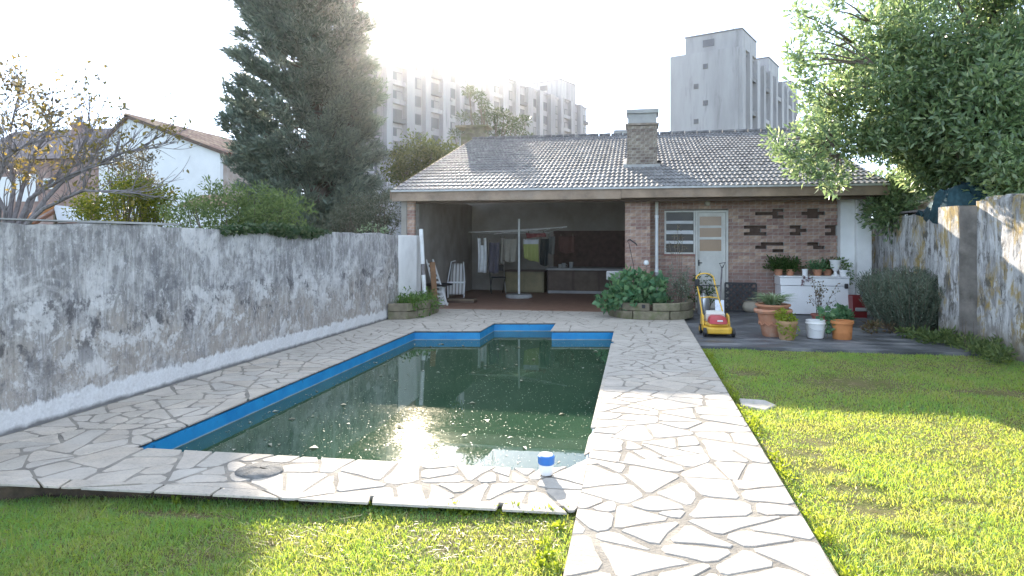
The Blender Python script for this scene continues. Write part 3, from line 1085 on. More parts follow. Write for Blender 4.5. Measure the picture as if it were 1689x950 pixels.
# chimney
ch = bp(MB().box(CHX0 + .012, CHX1 - .012, CHY + .012, CHY + .6, 2.9, CZ(207)), 'chimney', M['mortar'])
bme = brick_me('brick', .2, M['brick_grey'])
for r_ in range(int((CZ(207) - 3.10) / BH)):
    z = CZ(207) - (r_ + 1) * BH
    xs = [CHX0] + ([CHX0 + .1] if r_ % 2 else [])
    while xs[-1] + .2 < CHX1 - .03: xs.append(xs[-1] + .2)
    xs.append(CHX1)
    for a, c in zip(xs[:-1], xs[1:]):
        o = bpy.data.objects.new('brick', bme); COL.objects.link(o); o.parent = ch
        o.location = Vector((a + .003, CHY + rs.uniform(-.004, .004), z)) - Vector(bld.location)
        o.scale = ((c - a - .008) / .189, 1, 1)
for nm, mb_, mm in (('lip', MB().box(CHX0 - .035, CHX1 + .035, CHY - .035, CHY + .64, CZ(207) + .004, CZ(203)), M['brick_grey']),
                    ('top_box', MB().box(CHX0 + .02, CHX1 - .02, CHY + .01, CHY + .6, CZ(203) + .003, CZ(187)), M['concrete']),
                    ('cap', MB().box(CHX0 - .01, CHX1 + .03, CHY - .03, CHY + .64, CZ(187) + .003, CZ(180)), M['concrete']),
                    ('flashing', MB().box(CHX0 - .07, CHX1 + .06, CHY - .06, CHY - .005, roof_z(CHY) - .02, roof_z(CHY) + .06).extrude([(CHX0 - .085, CHY - .05, roof_z(CHY)), (CHX0 - .085, CHY + .75, roof_z(CHY + .75)), (CHX0 - .085, CHY + .75, roof_z(CHY + .75) + .07), (CHX0 - .085, CHY - .05, roof_z(CHY) + .07)], (.08, 0, 0)), M['concrete'])):
    o = mb_.build(nm, mm, ch, bevel=.006); o.location = -Vector(bld.location)
# second flue at the far end of the ridge
a, c = at(760, 236, 21.3), at(801, 219, 21.3)
fl = bp(MB().box(a.x, c.x, 21.3, 21.9, a.z - .4, c.z), 'flue', M['concrete_mossy'])
a2, c2 = at(751, 217, 21.25), at(805, 206, 21.25)
for nm, mb_ in (('cap', MB().box(a2.x, c2.x, 21.25, 22.0, c2.z - .04, c2.z + .02)), ('neck', MB().box(a.x + .12, c.x - .12, 21.4, 21.8, c.z, c2.z - .04))):
    o = mb_.build(nm, M['concrete_mossy'], fl); o.location = -Vector(bld.location)
# porch floor and stone counter at the back
tag(MB().box(-4.93, -.22, 13.95, 19.35, -.46, .006).box(-.22, .30, 13.955, 14.44, -.46, .004).build('porch_floor', M['quarry']), kind='structure')
fl_tiles = None
a, c = at(903, 442, 18.4), at(999, 484, 18.4)
cb = thing('counter', 'low masonry counter with closed doors along the back of the porch', 'counter', ((a.x + c.x) / 2, 18.6, 0))
MB().box(a.x, -.25, 18.46, 19.3, .08, a.z - .06).build('carcass', M['dark_wood'], cb, world=True)
MB().box(a.x - .05, -.24, 18.38, 19.3, a.z - .058, a.z).build('worktop', M['concrete'], cb, world=True, bevel=.008)
w_ = (-.3 - a.x) / 3
for k in range(3):
    MB().box(a.x + k * w_ + .04, a.x + (k + 1) * w_ - .02, 18.435, 18.458, .1, a.z - .09).build('cabinet_door', M['dark_wood'], cb, world=True, bevel=.004)
MB().box(a.x, -.3, 18.47, 18.5, 0, .08).build('plinth', M['concrete'], cb, world=True)
a, c = at(832, 440, 18.4), at(897, 484, 18.4)
cb = thing('sideboard', 'plain wooden sideboard behind the clothes airer pole', 'sideboard', ((a.x + c.x) / 2, 18.6, 0))
MB().box(a.x, c.x, 18.42, 19.0, .02, a.z - .14).build('body', mat('sideboard_wood', (.20, .165, .09), .6, .2, 4, .1), cb, world=True, bevel=.006)
MB().box(a.x - .03, c.x + .03, 18.38, 19.05, a.z - .138, a.z - .1).build('top', M['dark_wood'], cb, world=True, bevel=.006)
for k in range(2):
    m0 = a.x + .03 + k * (c.x - a.x - .04) / 2
    MB().box(m0, m0 + (c.x - a.x - .1) / 2, 18.4, 18.418, .08, a.z - .18).build('door', mat('sideboard_door', (.23, .19, .10), .6, .2, 4, .1), cb, world=True, bevel=.004)
MB().box(-2.35, -.27, 19.22, 19.33, a.z - .02, 1.75).build('grill_panel', mat('red_brick_panel', (.095, .06, .048), .9, .3, 8, .4), bld, world=True)

# ================================================================== PLANT HELPERS
def leaves(P, length, width, dirs=None, spread=1.0, seed=0, droop=0.0, up=None):
    """leaf-shaped quads (base, side, tip, side), folded along the midrib.  P (n,3); dirs (n,3) growth direction"""
    r = np.random.default_rng(seed)
    n = len(P)
    d = r.normal(size=(n, 3))
    if dirs is not None:
        d = dirs + d * spread * .6
    if up is not None:
        d[:, 2] += up
    d /= np.linalg.norm(d, axis=1)[:, None] + 1e-9
    q = r.normal(size=(n, 3))
    s = np.cross(d, q)
    s /= np.linalg.norm(s, axis=1)[:, None] + 1e-9
    nn = np.cross(s, d)
    L = length * r.uniform(.6, 1.3, n)[:, None]
    w = width * r.uniform(.7, 1.25, n)[:, None]
    a = P
    tip = P + d * L - nn * L * droop
    mid = P + d * L * .45
    l = mid + s * w * .5 + nn * w * .18
    g = mid - s * w * .5 + nn * w * .18
    V = np.stack([a, l, tip, g], 1).reshape(-1, 3)
    return V, np.arange(4 * n).reshape(n, 4)


def blades(P, length, width, dirs, seed=0, bend=.5):
    """arching strap leaves, two segments each"""
    r = np.random.default_rng(seed)
    n = len(P)
    d = dirs / (np.linalg.norm(dirs, axis=1)[:, None] + 1e-9)
    s = np.cross(d, np.array([0, 0, 1.]) + r.normal(size=(n, 3)) * .3)
    s /= np.linalg.norm(s, axis=1)[:, None] + 1e-9
    L = length * r.uniform(.55, 1.25, n)[:, None] if np.isscalar(length) else length[:, None]
    w = (width * r.uniform(.7, 1.3, n)[:, None]) * .5
    out = d.copy(); out[:, 2] = 0
    m1 = P + d * L * .55
    tip = P + d * L * .95 + out * L * bend - np.array([0, 0, 1.]) * L * bend * .55
    V = np.stack([P - s * w, P + s * w, m1 + s * w * .8, m1 - s * w * .8, tip + s * w * .1, tip - s * w * .1], 1).reshape(-1, 3)
    b = np.arange(n)[:, None] * 6
    F = np.concatenate([b + np.array([[0, 1, 2, 3]]), b + np.array([[3, 2, 4, 5]])], 0)
    return V, F


def ball_pts(n, c, rad, seed=0, shell=.5):
    r = np.random.default_rng(seed)
    d = r.normal(size=(n, 3))
    d /= np.linalg.norm(d, axis=1)[:, None]
    k = r.uniform(shell, 1, n)[:, None] ** .7
    return np.array(c) + d * k * np.array(rad), d


def clumps(centers, per, rad, seed=0, flat=1.0):
    r = np.random.default_rng(seed)
    c = np.repeat(np.asarray(centers, float), per, 0)
    rr = np.repeat(np.broadcast_to(np.asarray(rad, float), (len(centers),)), per)
    d = r.normal(size=(len(c), 3))
    d /= np.linalg.norm(d, axis=1)[:, None]
    k = r.random(len(c)) ** .5
    off = d * (k * rr)[:, None]
    off[:, 2] *= flat
    return c + off, d


LM = {}
LM['green'] = leafmat('leaf_mid_green', [(0, (.06, .13, .035)), (.5, (.10, .20, .05)), (1, (.16, .25, .07))], .4)
LM['bluegreen'] = leafmat('leaf_blue_green', [(0, (.08, .19, .10)), (.5, (.13, .26, .13)), (1, (.20, .33, .15))], .35)
LM['fern'] = leafmat('leaf_fern', [(0, (.03, .075, .02)), (1, (.07, .14, .03))], .4)
LM['variegated'] = leafmat('leaf_variegated', [(0, (.12, .19, .09)), (.5, (.22, .30, .17)), (1, (.36, .42, .28))], .35)
LM['lime'] = leafmat('leaf_lime', [(0, (.14, .22, .03)), (1, (.30, .38, .06))], .5)
LM['grey'] = leafmat('leaf_grey_green', [(0, (.09, .13, .09)), (.6, (.15, .19, .135)), (1, (.23, .27, .20))], .3)
LM['dry'] = leafmat('leaf_dry', [(0, (.12, .09, .05)), (.6, (.20, .15, .08)), (1, (.10, .13, .05))], .35)


def stem(mb, p, d, L, r0, n=5, curl=.15, rnd=random):
    pts = [Vector(p)]
    d = Vector(d).normalized()
    for k in range(n):
        d = (d + Vector((rnd.uniform(-curl, curl), rnd.uniform(-curl, curl), rnd.uniform(-curl, curl)))).normalized()
        pts.append(pts[-1] + d * L / n)
    mb.tube(pts, [r0 * (1 - .75 * k / n) for k in range(n + 1)], 5)
    return pts


def cat2(*vf):
    Vs, Fs, o = [], [], 0
    for V, F in vf:
        Vs.append(V); Fs.append(F + o); o += len(V)
    return np.concatenate(Vs), np.concatenate(Fs)


# ================================================================== OBJECTS ON THE DECK AND PATIO
# ---- raised bed in front of the pier: two courses of curved blocks
pb = thing('planter', 'low curved raised bed of two mossy block courses beside the pier', 'planter', (.28, 13.4, 0))
def bed_arc(t, k=0.0):
    # half ellipse bulging toward the pool, t 0..1 from left end to right end
    a = math.pi + t * math.pi
    return .28 + (.83 - k) * math.copysign(abs(math.cos(a)) ** .75, math.cos(a)), 13.55 + (.92 - k) * math.sin(a) * .95
for course, (z0, z1) in enumerate(((0.0, .155), (.165, .305))):
    nb = 5
    for k in range(nb):
        t0 = (k + (.5 if course else 0)) / nb + .004
        t1 = (k + 1 + (.5 if course else 0)) / nb - .004
        if t0 >= 1: t0, t1 = 0.004, .5 / nb - .004
        b = MB()
        kk = .0 if course == 0 else .004 + rs.uniform(-.006, .006)
        o_ = [bed_arc(t0 + (t1 - t0) * j / 7, kk) for j in range(8)]
        i_ = [bed_arc(t0 + (t1 - t0) * j / 7, kk + .13) for j in range(8)]
        b.prism(o_ + i_[::-1], z0, z1 + rs.uniform(-.006, .004))
        b.build('block', M['concrete_mossy'], pb, world=True, bevel=.012)
b = MB().prism([bed_arc(j / 20, .12) for j in range(21)], 0, .25)
b.build('soil', M['soil'], pb, world=True)
for k, t_ in enumerate((.30, .47)):
    x, y = bed_arc(t_)
    MB().box(x - .03, x + .03, y - .012, y + .02, .22, .285).build('drain_hole', M['black_plastic'], pb, world=True)

# leafy plant at the left of the bed
def plant(name, label, cat, base, mat_, V, F, stems=None, part='leaves', group=None, smat='twig'):
    t = thing(name, label, cat, base, 0, group)
    np_mesh(part, V, F, mat_, t)
    if stems is not None and stems.v:
        stems.build('stems', M[smat], t, world=True)
    return t
c1, _ = ball_pts(46, (.02, 13.22, .50), (.55, .42, .42), 5, .55)
c1 = np.vstack([c1, [(-.52, 12.95, .33), (-.60, 12.9, .27), (-.46, 13.0, .40), (-.35, 12.95, .28), (-.2, 12.9, .3)]])
c1[:, 2] = np.maximum(c1[:, 2], .27)
P_, d_ = clumps(c1, 26, .17, 6)
sm = MB()
for q in c1[::3]:
    sm.tube([(.02 + (q[0] - .02) * .25, 13.3, .24), (q[0] * .6, (q[1] + 13.3) / 2, q[2] * .7), tuple(q)], [.012, .009, .005], 5)
plant('leafy_plant', 'broad blue green leafy plant spilling over left half of curved raised bed', 'plant', (.02, 13.3, .24), LM['bluegreen'], *leaves(P_, .13, .10, d_ * .6, .8, 7, .15, .15), sm)
# bare shrub and tall stems at the right of the bed
sm = MB()
tips = []
for k in range(34):
    bx, by = rs.uniform(.58, .98), rs.uniform(13.15, 13.5)
    pts = stem(sm, (bx, by, .24), (rs.uniform(-.35, .35), rs.uniform(-.3, .1), 1), rs.uniform(.35, .75), .006, 5, .16, rs)
    tips += pts[2:]
P_, d_ = clumps([tuple(p) for p in tips], 5, .06, 9)
plant('shrub', 'half bare grey brown shrub at the right end of curved raised bed', 'shrub', (.78, 13.3, .24), LM['grey'], *leaves(P_, .055, .022, None, 1, 10), sm)
sm = MB()
tips = []
for k, (u_, v_) in enumerate(((1112, 390), (1118, 372), (1126, 392), (1104, 402), (1120, 400))):
    tp = at(u_, v_, 13.6)
    sm.tube([(.80 + .03 * k, 13.55, .24), (.5 * (.8 + tp.x) + rs.uniform(-.03, .03), 13.58, .5 * (.24 + tp.z)), tuple(tp)], [.007, .005, .003], 5)
    tips += [tuple(tp), (tp.x + rs.uniform(-.06, .06), tp.y, tp.z - .08), (tp.x + .03, tp.y, tp.z - .2)]
P_, d_ = clumps(tips, 9, .055, 12)
plant('flower_stalk', 'tall thin pale stalks with small dry heads rising before the louvred window', 'plant', (.82, 13.55, .24), LM['dry'], *leaves(P_, .045, .018, None, 1, 13), sm)
# iron rod with hooked top, leaning on the pier
t = thing('garden_rod', 'thin dark iron rod with a forked top standing before the pier', 'rod', (.12, 13.9, .24))
p0, p1 = at(1045, 438, 13.9), at(1037, 400, 13.9)
MB().tube([(p0.x + .03, 13.9, .24), tuple(p0), tuple(p1)], .007, 6).build('shaft', M['black_metal'], t, world=True)
q0, q1 = at(1036, 396, 13.9), at(1049, 402, 13.9)
MB().tube([(p1.x - .02, 13.9, p1.z + .02), tuple(q0), (q0.x + .06, 13.9, q0.z + .01)], .012, 6).tube([(q0.x + .05, 13.9, q0.z), tuple(q1), (q1.x + .02, 13.9, q1.z - .04)], .014, 6).build('fork', M['black_metal'], t, world=True)
# small white ornament, pale post cap
p = at(1066, 434, 13.75)
t = thing('garden_ornament', 'small white rounded ornament on a stick in the raised bed', 'ornament', (p.x, 13.75, .24))
MB().lathe([(.0, -.05), (.045, -.03), (.055, .01), (.04, .05), (.0, .065)], 12, (0, 0, p.z - .24)).build('head', M['white_paint'], t, True)
MB().tube([(0, 0, 0), (0, 0, p.z - .28)], .008, 6).build('stick', M['twig'], t)
p = at(1003, 455, 13.5)
t = thing('pale_box', 'pale weathered box behind the leafy plant at the porch edge', 'box', (p.x + .02, 13.7, 0))
MB().box(-.06, .22, -.1, .1, p.z - .09, p.z + .09).build('body', M['concrete'], t, bevel=.02)
MB().tube([(.08, 0, 0), (.08, 0, p.z - .085)], .02, 8).build('stand', M['bark_grey'], t)

# ---- left planter by the wall
pl = thing('planter', 'low mossy block planter at the end of the garden wall', 'planter', (-4.3, 12.5, 0))
ring = [(-4.56, 11.82), (-4.22, 11.95), (-4.0, 12.5), (-3.98, 13.1), (-4.05, 13.42)]
for course in range(2):
    for a, c in zip(ring[:-1], ring[1:]):
        d = Vector((c[0] - a[0], c[1] - a[1], 0)); L = d.length; d /= L
        nrm = Vector((-d.y, d.x, 0)) * .13
        k = 2 if L > .5 else 1
        for j in range(k):
            s0 = Vector((*a, 0)) + d * (L * j / k + .005)
            s1 = Vector((*a, 0)) + d * (L * (j + 1) / k - .005)
            j_ = rs.uniform(-.008, .008)
            MB().prism([(s0.x, s0.y + j_), (s1.x, s1.y + j_), (s1.x + nrm.x, s1.y + nrm.y + j_), (s0.x + nrm.x, s0.y + nrm.y + j_)], course * .15, course * .15 + .142 + rs.uniform(-.008, .006)).build('block', M['concrete_mossy'], pl, world=True, bevel=.012)
MB().prism([(-4.55, 11.95), (-4.28, 12.05), (-4.12, 12.5), (-4.1, 13.1), (-4.15, 13.4), (-4.55, 13.4)], 0, .24).build('soil', M['soil'], pl, world=True)
b_ = np.column_stack([rng.uniform(-4.52, -4.1, 260), rng.uniform(12.0, 13.35, 260), np.full(260, .24)])
dd = rng.normal(size=(260, 3)) * .5; dd[:, 2] = 1
V1 = blades(b_, .30, .018, dd, 3)
P_, d_ = clumps([(-4.05, 12.3, .30), (-4.0, 12.7, .26), (-4.3, 12.15, .36), (-3.95, 12.95, .25), (-4.42, 12.5, .42), (-4.2, 13.1, .38), (-4.0, 12.6, .12), (-4.1, 12.2, .15)], 60, .15, 4)
V2 = leaves(P_, .06, .035, d_, 1, 5)
plant('bed_plants', 'tangle of grassy and trailing greenery growing in mossy corner planter', 'plant', (-4.3, 12.6, .24), LM['green'], *cat2(V1, V2))
pt = thing('flowerpot', 'small terracotta pot sunk among greenery on the corner planter', 'flowerpot', (*gr(663, 490, .30).to_2d(), .29))
MB().lathe([(.085, 0), (.115, .13), (.13, .13), (.13, .17), (.11, .17), (.10, .14)], 18).build('pot', M['terracotta'], pt, True)
# bird bath: flared white pedestal with a dark shallow bowl
q = gr(729, 502)
bb = thing('bird_bath', 'white flared pedestal with dark shallow bowl by the corner planter', 'bird bath', (q.x, q.y, 0))
MB().lathe([(.15, 0), (.15, .03), (.11, .06), (.085, .2), (.075, .36), (.10, .40)], 18).build('pedestal', M['white_paint'], bb, True)
MB().lathe([(.08, .40), (.24, .43), (.36, .45), (.37, .475), (.33, .475), (.2, .455)], 24, (-.12, 0, 0)).build('bowl', M['black_plastic'], bb, True)

# ---- folded chairs in the porch corner
t = thing('folding_chair', 'white folded slatted garden chair leaning in the porch corner', 'chair', (-4.2, 14.6, 0))
a0, a1 = at(722, 475, 14.6), at(703, 428, 14.9)
c0, c1_ = at(738, 470, 14.6), at(714, 428, 14.9)
MB().bar((a0.x, 14.6, .0), a1, .03, .02).build('frame_rail', M['white_paint'], t, world=True)
MB().bar((c0.x, 14.6, .0), c1_, .03, .02).build('frame_rail', M['white_paint'], t, world=True)
for k in range(8):
    f = .2 + .1 * k
    l = Vector((a0.x, 14.58, 0)).lerp(a1, f); g = Vector((c0.x, 14.58, 0)).lerp(c1_, f)
    MB().bar(l, g, .012, .045).build('slat', M['white_paint'], t, world=True)
q = gr(752, 492)
t = thing('garden_chair', 'white chair with a pale striped cloth over its tall back', 'chair', (q.x, q.y, 0), R(8))
cl = NT('striped_cloth')
cx_ = cl.xyz()[0]
cl_c = cl.ramp(cl.math('FRACT', cl.math('MULTIPLY', cx_, 12)), [(.0, (.62, .60, .56)), (.6, (.62, .60, .56)), (.62, (.25, .23, .21)), (.8, (.28, .26, .23))])
cl.done(cl_c, .9)
b = MB()
for i in range(9):
    for j in range(7):
        f, g = i / 8, j / 6
        b.v.append((-.21 * (1 - .35 * f) + .42 * (1 - .35 * f) * g + .02 * math.sin(g * 9), .25 * f + .015 * math.sin(g * 17 + f * 3), .10 + .78 * f))
for i in range(8):
    for j in range(6):
        a = i * 7 + j
        b.f.append((a, a + 1, a + 8, a + 7))
b.build('cloth', cl.m, t, True, solid=.012)
MB().tube([(-.2, .0, 0), (-.22, .05, .4), (-.16, .3, .92), (-.05, .32, .95)], .016, 8).build('frame', M['white_metal'], t, True)
MB().tube([(.2, .0, 0), (.22, .05, .4), (.16, .3, .92)], .016, 8).build('frame', M['white_metal'], t, True)
MB().box(-.2, .2, .05, .42, .38, .42).build('seat', M['white_plastic'], t, bevel=.01)
q = gr(757, 499)
t = thing('low_crate', 'low dark crate on the porch floor in front of striped chair', 'crate', (q.x + .05, q.y - .05, 0))
MB().box(-.36, .36, -.12, .2, .01, .05).build('base', M['dark_wood'], t, bevel=.006)
for k in range(3):
    MB().box(-.36, .36, -.12 + k * .115, -.02 + k * .115, .055, .10).build('slat', M['dark_wood'], t, bevel=.005)
# brown board leaning behind the post
MB_ = MB().bar((-4.3, 14.0, 0.0), (-4.42, 14.15, 1.0), .12, .03)
t = thing('leaning_board', 'narrow brown board leaning behind the white post', 'board', (-4.3, 14.0, 0))
MB_.build('plank', mat('brown_board', (.22, .12, .06), .75, .2, 4, .2), t, world=True)

# ---- rotary clothes airer with its base slab
q = gr(856, 491)
ca = thing('clothes_airer', 'rotary clothes airer on a round slab in the porch', 'clothes airer', (q.x, q.y, 0))
AY = q.y
def apx(u, v, y=None):
    return at(u, v, y or AY)
MB().lathe([(.34, .0), (.35, .05), (.32, .09), (.06, .10)], 22).build('base_slab', M['concrete'], ca, True)
MB().tube([(0, 0, .08), (0, 0, apx(855, 361).z)], .028, 12).build('pole', M['white_paint'], ca, True)
for (u0, v0, y0), (u1, v1, y1) in (((773, 383, AY - .1), (856, 381, AY)), ((856, 381, AY), (935, 374, AY - .5)), ((856, 381, AY), (905, 384, AY + 1.0)), ((856, 381, AY), (815, 386, AY + .9))):
    MB().tube([at(u0, v0, y0), at(u1, v1, y1)], .012, 8).build('arm', M['white_paint'], ca, world=True)
ln = MB()
for f in (.45, .7, .97):
    e = [at(773, 383, AY - .1), at(935, 374, AY - .5), at(905, 384, AY + 1.0), at(815, 386, AY + .9)]
    c_ = at(856, 381, AY)
    e = [c_.lerp(p, f) for p in e]
    for a, c in ((0, 1), (1, 2), (2, 3), (3, 0)):
        ln.tube([e[a], e[c]], .003, 4)
ln.build('line', M['white_plastic'], ca, world=True)


def cloth(name, label, cat, u0, v0, u1, v1, y, colr, skew=0, seed=1, group=None, cut=None, low=None):
    """cloth hanging in folds between two photo corners at depth y"""
    a, c = at(u0, v0, y), at(u1, v1, y)
    r = random.Random(seed)
    nx, nz = 14, 10
    b = MB()
    ph = r.uniform(0, 6)
    for i in range(nz + 1):
        for j in range(nx + 1):
            f, g = i / nz, j / nx
            x = a.x + (c.x - a.x) * g
            amp = .012 + .03 * f
            hem = (skew * (g - .5) * f) + .015 * math.sin(g * 5 + ph) * f
            zt = a.z + (.02 * math.sin(g * math.pi) * -1)
            b.v.append((x + .01 * math.sin(f * 4 + ph), y + amp * math.sin(g * 13 + ph + f * 1.2), zt + (c.z - a.z) * f + hem))
    for i in range(nz):
        for j in range(nx):
            k = i * (nx + 1) + j
            if cut and cut(i / nz, j / nx): continue
            b.f.append((k, k + 1, k + nx + 2, k + nx + 1))
    t = thing(name, label, cat, ((a.x + c.x) / 2, y, c.z), 0, group)
    b.build('fabric', colr, t, True, world=True, solid=.006)
    pg = MB()
    for f in (.12, .88):
        pg.box(a.x + (c.x - a.x) * f - .008, a.x + (c.x - a.x) * f + .008, y - .015, y + .015, a.z - .02, a.z + .05)
    pg.build('pegs', M['twig'], t, world=True)
    return t


def fab(name, c, c2=None, zsplit=None, v=.1):
    return mat(name, c, .9, v, 9, .2, 60)


G_ = 'laundry hanging on the clothes airer'
cloth('towel', 'long white towel hanging alone at the left of the clothes airer', 'towel', 788, 392, 802, 449, AY - .12, fab('white_cotton', (.66, .66, .64)), 0, 2, G_, lambda f, g: f < .12 and .35 < g < .65)
cloth('trousers', 'dark grey trousers hanging beside the long white towel', 'trousers', 806, 399, 823, 449, AY - .1, fab('grey_cotton', (.09, .085, .10)), 0, 3, G_)
cloth('shirt', 'beige shirt with one hanging sleeve beside the airer pole', 'shirt', 831, 393, 852, 431, AY - .02, fab('beige_cotton', (.27, .25, .20)), .03, 4, G_)
cloth('sleeve_cloth', 'narrow pale cloth hanging between dark trousers and beige shirt', 'cloth', 825, 392, 833, 434, AY + .1, fab('pale_cotton', (.32, .30, .25)), .0, 14, G_)
sh = NT('lime_white_shirt')
sz = sh.xyz()[2]
o = cloth('shirt', 'lime green shirt with a white yoke right of the airer pole', 'shirt', 864, 394, 889, 429, AY - .2, sh.m, -.13, 5, G_)
sh.done(sh.ramp(sh.math('MULTIPLY', sz, 1.), [(0.0, (.24, .26, .08)), (.40, (.27, .29, .09)), (.41, (.42, .42, .42)), (1, (.42, .42, .42))]), .9)
cloth('cloth', 'red cloth folded over the back line of the airer', 'cloth', 868, 384, 900, 391, AY + .3, fab('red_cotton', (.20, .06, .055)), .02, 6, G_)
cloth('shirt', 'black shirt hanging right of the lime green shirt', 'shirt', 891, 393, 905, 437, AY + .2, fab('black_cotton', (.035, .04, .038)), 0, 7, G_)
cloth('cloth', 'grey cloth with a white top band hanging near airer right arm', 'cloth', 904, 389, 915, 418, AY + .5, fab('mid_grey_cotton', (.16, .16, .15)), 0, 8, G_)
cloth('cloth', 'dull red cloth at the far right end of the airer', 'cloth', 922, 389, 948, 416, AY + .7, fab('dull_red_cotton', (.10, .05, .04)), -.05, 9, G_)
# pale crockery on the counter
for k, (u_, v_, lab) in enumerate(((909, 392, 0), (925, 392, 0), (931, 393, 0))):
    pass
for k, (u_, v_) in enumerate(((924, 432), (930, 428), (942, 423))):
    q = at(u_, 440, 18.7)
    t = thing('mug', ('pale grey mug on the counter, nearest the airer pole', 'pale grey mug standing between another mug and a bowl', 'small pale grey bowl on the counter right of the mugs')[k], 'mug' if k < 2 else 'bowl', (q.x, 18.7, at(903, 442, 18.4).z))
    MB().lathe([(.05, 0), (.06, .10 + .03 * k), (.052, .10 + .03 * k), (.045, .02)], 14).build('body', M['concrete'], t, True)
    if k < 2:
        MB().tube([(.055, 0, .09), (.10, 0, .08), (.10, 0, .04), (.052, 0, .025)], .008, 6).build('handle', M['concrete'], t, True)
# dark folding chair under the clothes
q = gr(821, 484)
t = thing('metal_chair', 'dark metal folding chair under the hanging dark trousers', 'chair', (q.x, q.y, 0), R(20))
for sx in (-.2, .2):
    MB().tube([(sx, -.2, 0), (sx, .12, .45), (sx, .2, .8)], .013, 8).build('leg', M['grey_metal'] if sx > 0 else M['black_metal'], t, True)
    MB().tube([(sx * .9, .25, 0), (sx * .9, -.15, .45)], .013, 8).build('leg', M['black_metal'], t, True)
MB().box(-.2, .2, -.18, .18, .44, .47).build('seat', M['black_plastic'], t, bevel=.01)
MB().box(-.2, .2, .17, .2, .62, .8).build('backrest', M['black_plastic'], t, bevel=.01)

M['mower_yellow'] = mat('scuffed_yellow_plastic', (.66, .39, .04), .45, .14, 7, .08, 40, stain=(.30, .26, .10), stain_amt=.55)
M['mower_red'] = mat('scuffed_red_plastic', (.42, .05, .06), .4, .12, 7, .06, 40, stain=(.32, .14, .12), stain_amt=.5)
# ---- yellow electric lawnmower
q = gr(1186, 558, -.03)
mw = thing('lawn_mower', 'yellow and red electric lawn mower parked at the patio edge', 'lawn mower', (q.x + .02, q.y + .12, -.03), R(4))
mw.scale = (.92, .92, .92)
b = MB()
prof = [(-.20, -.02, .06), (-.235, .12, .07), (-.235, .46, .08), (-.17, .58, .09)]
b.prism([(-.17, -.06), (.17, -.06), (.215, -.02), (.235, .12), (.235, .46), (.17, .58), (-.17, .58), (-.235, .46), (-.235, .12), (-.215, -.02)], .055, .165)
b.build('deck', M['mower_yellow'], mw, bevel=.03)
b = MB().prism([(-.15, .05), (.15, .05), (.2, .2), (.2, .5), (-.2, .5), (-.2, .2)], .166, .225)
b.build('upper_deck', M['mower_yellow'], mw, bevel=.025)
for sx in (-1, 1):
    MB().add([(sx * .20, .26, .16), (sx * .235, .26, .16), (sx * .235, .52, .16), (sx * .20, .52, .16), (sx * .20, .33, .34), (sx * .235, .33, .34), (sx * .235, .47, .36), (sx * .20, .47, .36)],
             [(0, 3, 2, 1), (4, 5, 6, 7), (0, 1, 5, 4), (1, 2, 6, 5), (2, 3, 7, 6), (3, 0, 4, 7)]).build('side_fin', M['mower_yellow'], mw, bevel=.01)
b = MB()
rg = []
for i, (z, k) in enumerate(((.22, 1.0), (.28, .98), (.325, .86), (.345, .6))):
    rg.append([(-.15 * k, .06 + (.03 * i)), (-.06 * k, .0 + .035 * i), (.06 * k, .0 + .035 * i), (.15 * k, .06 + .03 * i), (.155 * k, .25), (.12 * k, .36), (-.12 * k, .36), (-.155 * k, .25)])
    b.v += [(p[0], p[1], z) for p in rg[-1]]
for i in range(3):
    for k in range(8):
        b.f.append((i * 8 + k, i * 8 + (k + 1) % 8, i * 8 + 8 + (k + 1) % 8, i * 8 + 8 + k))
b.f.append(tuple(range(24, 32)))
b.build('motor_cover', M['mower_red'], mw, True, bevel=.012)
MB().box(-.03, .06, .018, .03, .262, .285).build('badge', M['white_plastic'], mw)
MB().add([(-.17, .36, .22), (.17, .36, .22), (.17, .55, .22), (-.17, .55, .22), (-.16, .34, .37), (.16, .34, .37), (.14, .5, .41), (-.14, .5, .41)],
         [(0, 3, 2, 1), (4, 5, 6, 7), (0, 1, 5, 4), (1, 2, 6, 5), (2, 3, 7, 6), (3, 0, 4, 7)]).build('grass_flap', mat('clear_plastic', (.62, .60, .55), .3, .05, 4, 0), mw, bevel=.015)
for sx in (-1, 1):
    for yy, rr in ((.03, .075), (.46, .085)):
        w_ = MB()
        for a_ in range(1):
            prof = [(rr * .55, -.025), (rr, -.022), (rr, .022), (rr * .55, .025)]
            n_ = 20
            vs = [(sx * .235 + z_, yy + r_ * math.cos(6.2832 * k / n_), .078 + (rr - .075) + r_ * math.sin(6.2832 * k / n_)) for r_, z_ in prof for k in range(n_)]
            fs = [(i * n_ + k, i * n_ + (k + 1) % n_, (i + 1) * n_ + (k + 1) % n_, (i + 1) * n_ + k) for i in range(3) for k in range(n_)]
            w_.add(vs, fs)
        wo = w_.build('wheel', M['black_plastic'], mw, True)
        MB().tube([(sx * .235 - .026, yy, .078 + rr - .075), (sx * .235 + .026, yy, .078 + rr - .075)], rr * .55, 14).build('hub', M['black_metal'] if yy < .2 else M['mower_yellow'], wo, True)
hx = .165
for sx in (-1, 1):
    MB().tube([(sx * (hx + .03), .45, .2), (sx * hx - .03, .82, .62), (sx * hx - .05, .98, .80)], .0135, 10).build('handle_tube', M['mower_yellow'], mw, True)
arch = [(-hx - .05, .98, .80), (-hx - .05, 1.06, .89)] + [(-.055 - hx * math.cos(k * math.pi / 8), 1.10 + .02 * math.sin(k * math.pi / 8), .93 + .10 * math.sin(k * math.pi / 8)) for k in range(1, 8)] + [(hx - .055, 1.06, .89), (hx - .05, .98, .80)]
MB().tube(arch, .0135, 10).build('grip_arch', M['mower_yellow'], mw, True)
MB().tube([(-hx - .03, .80, .60), (-.03, .81, .615), (hx - .03, .80, .60)], .012, 8).build('crossbar', M['mower_yellow'], mw, True)
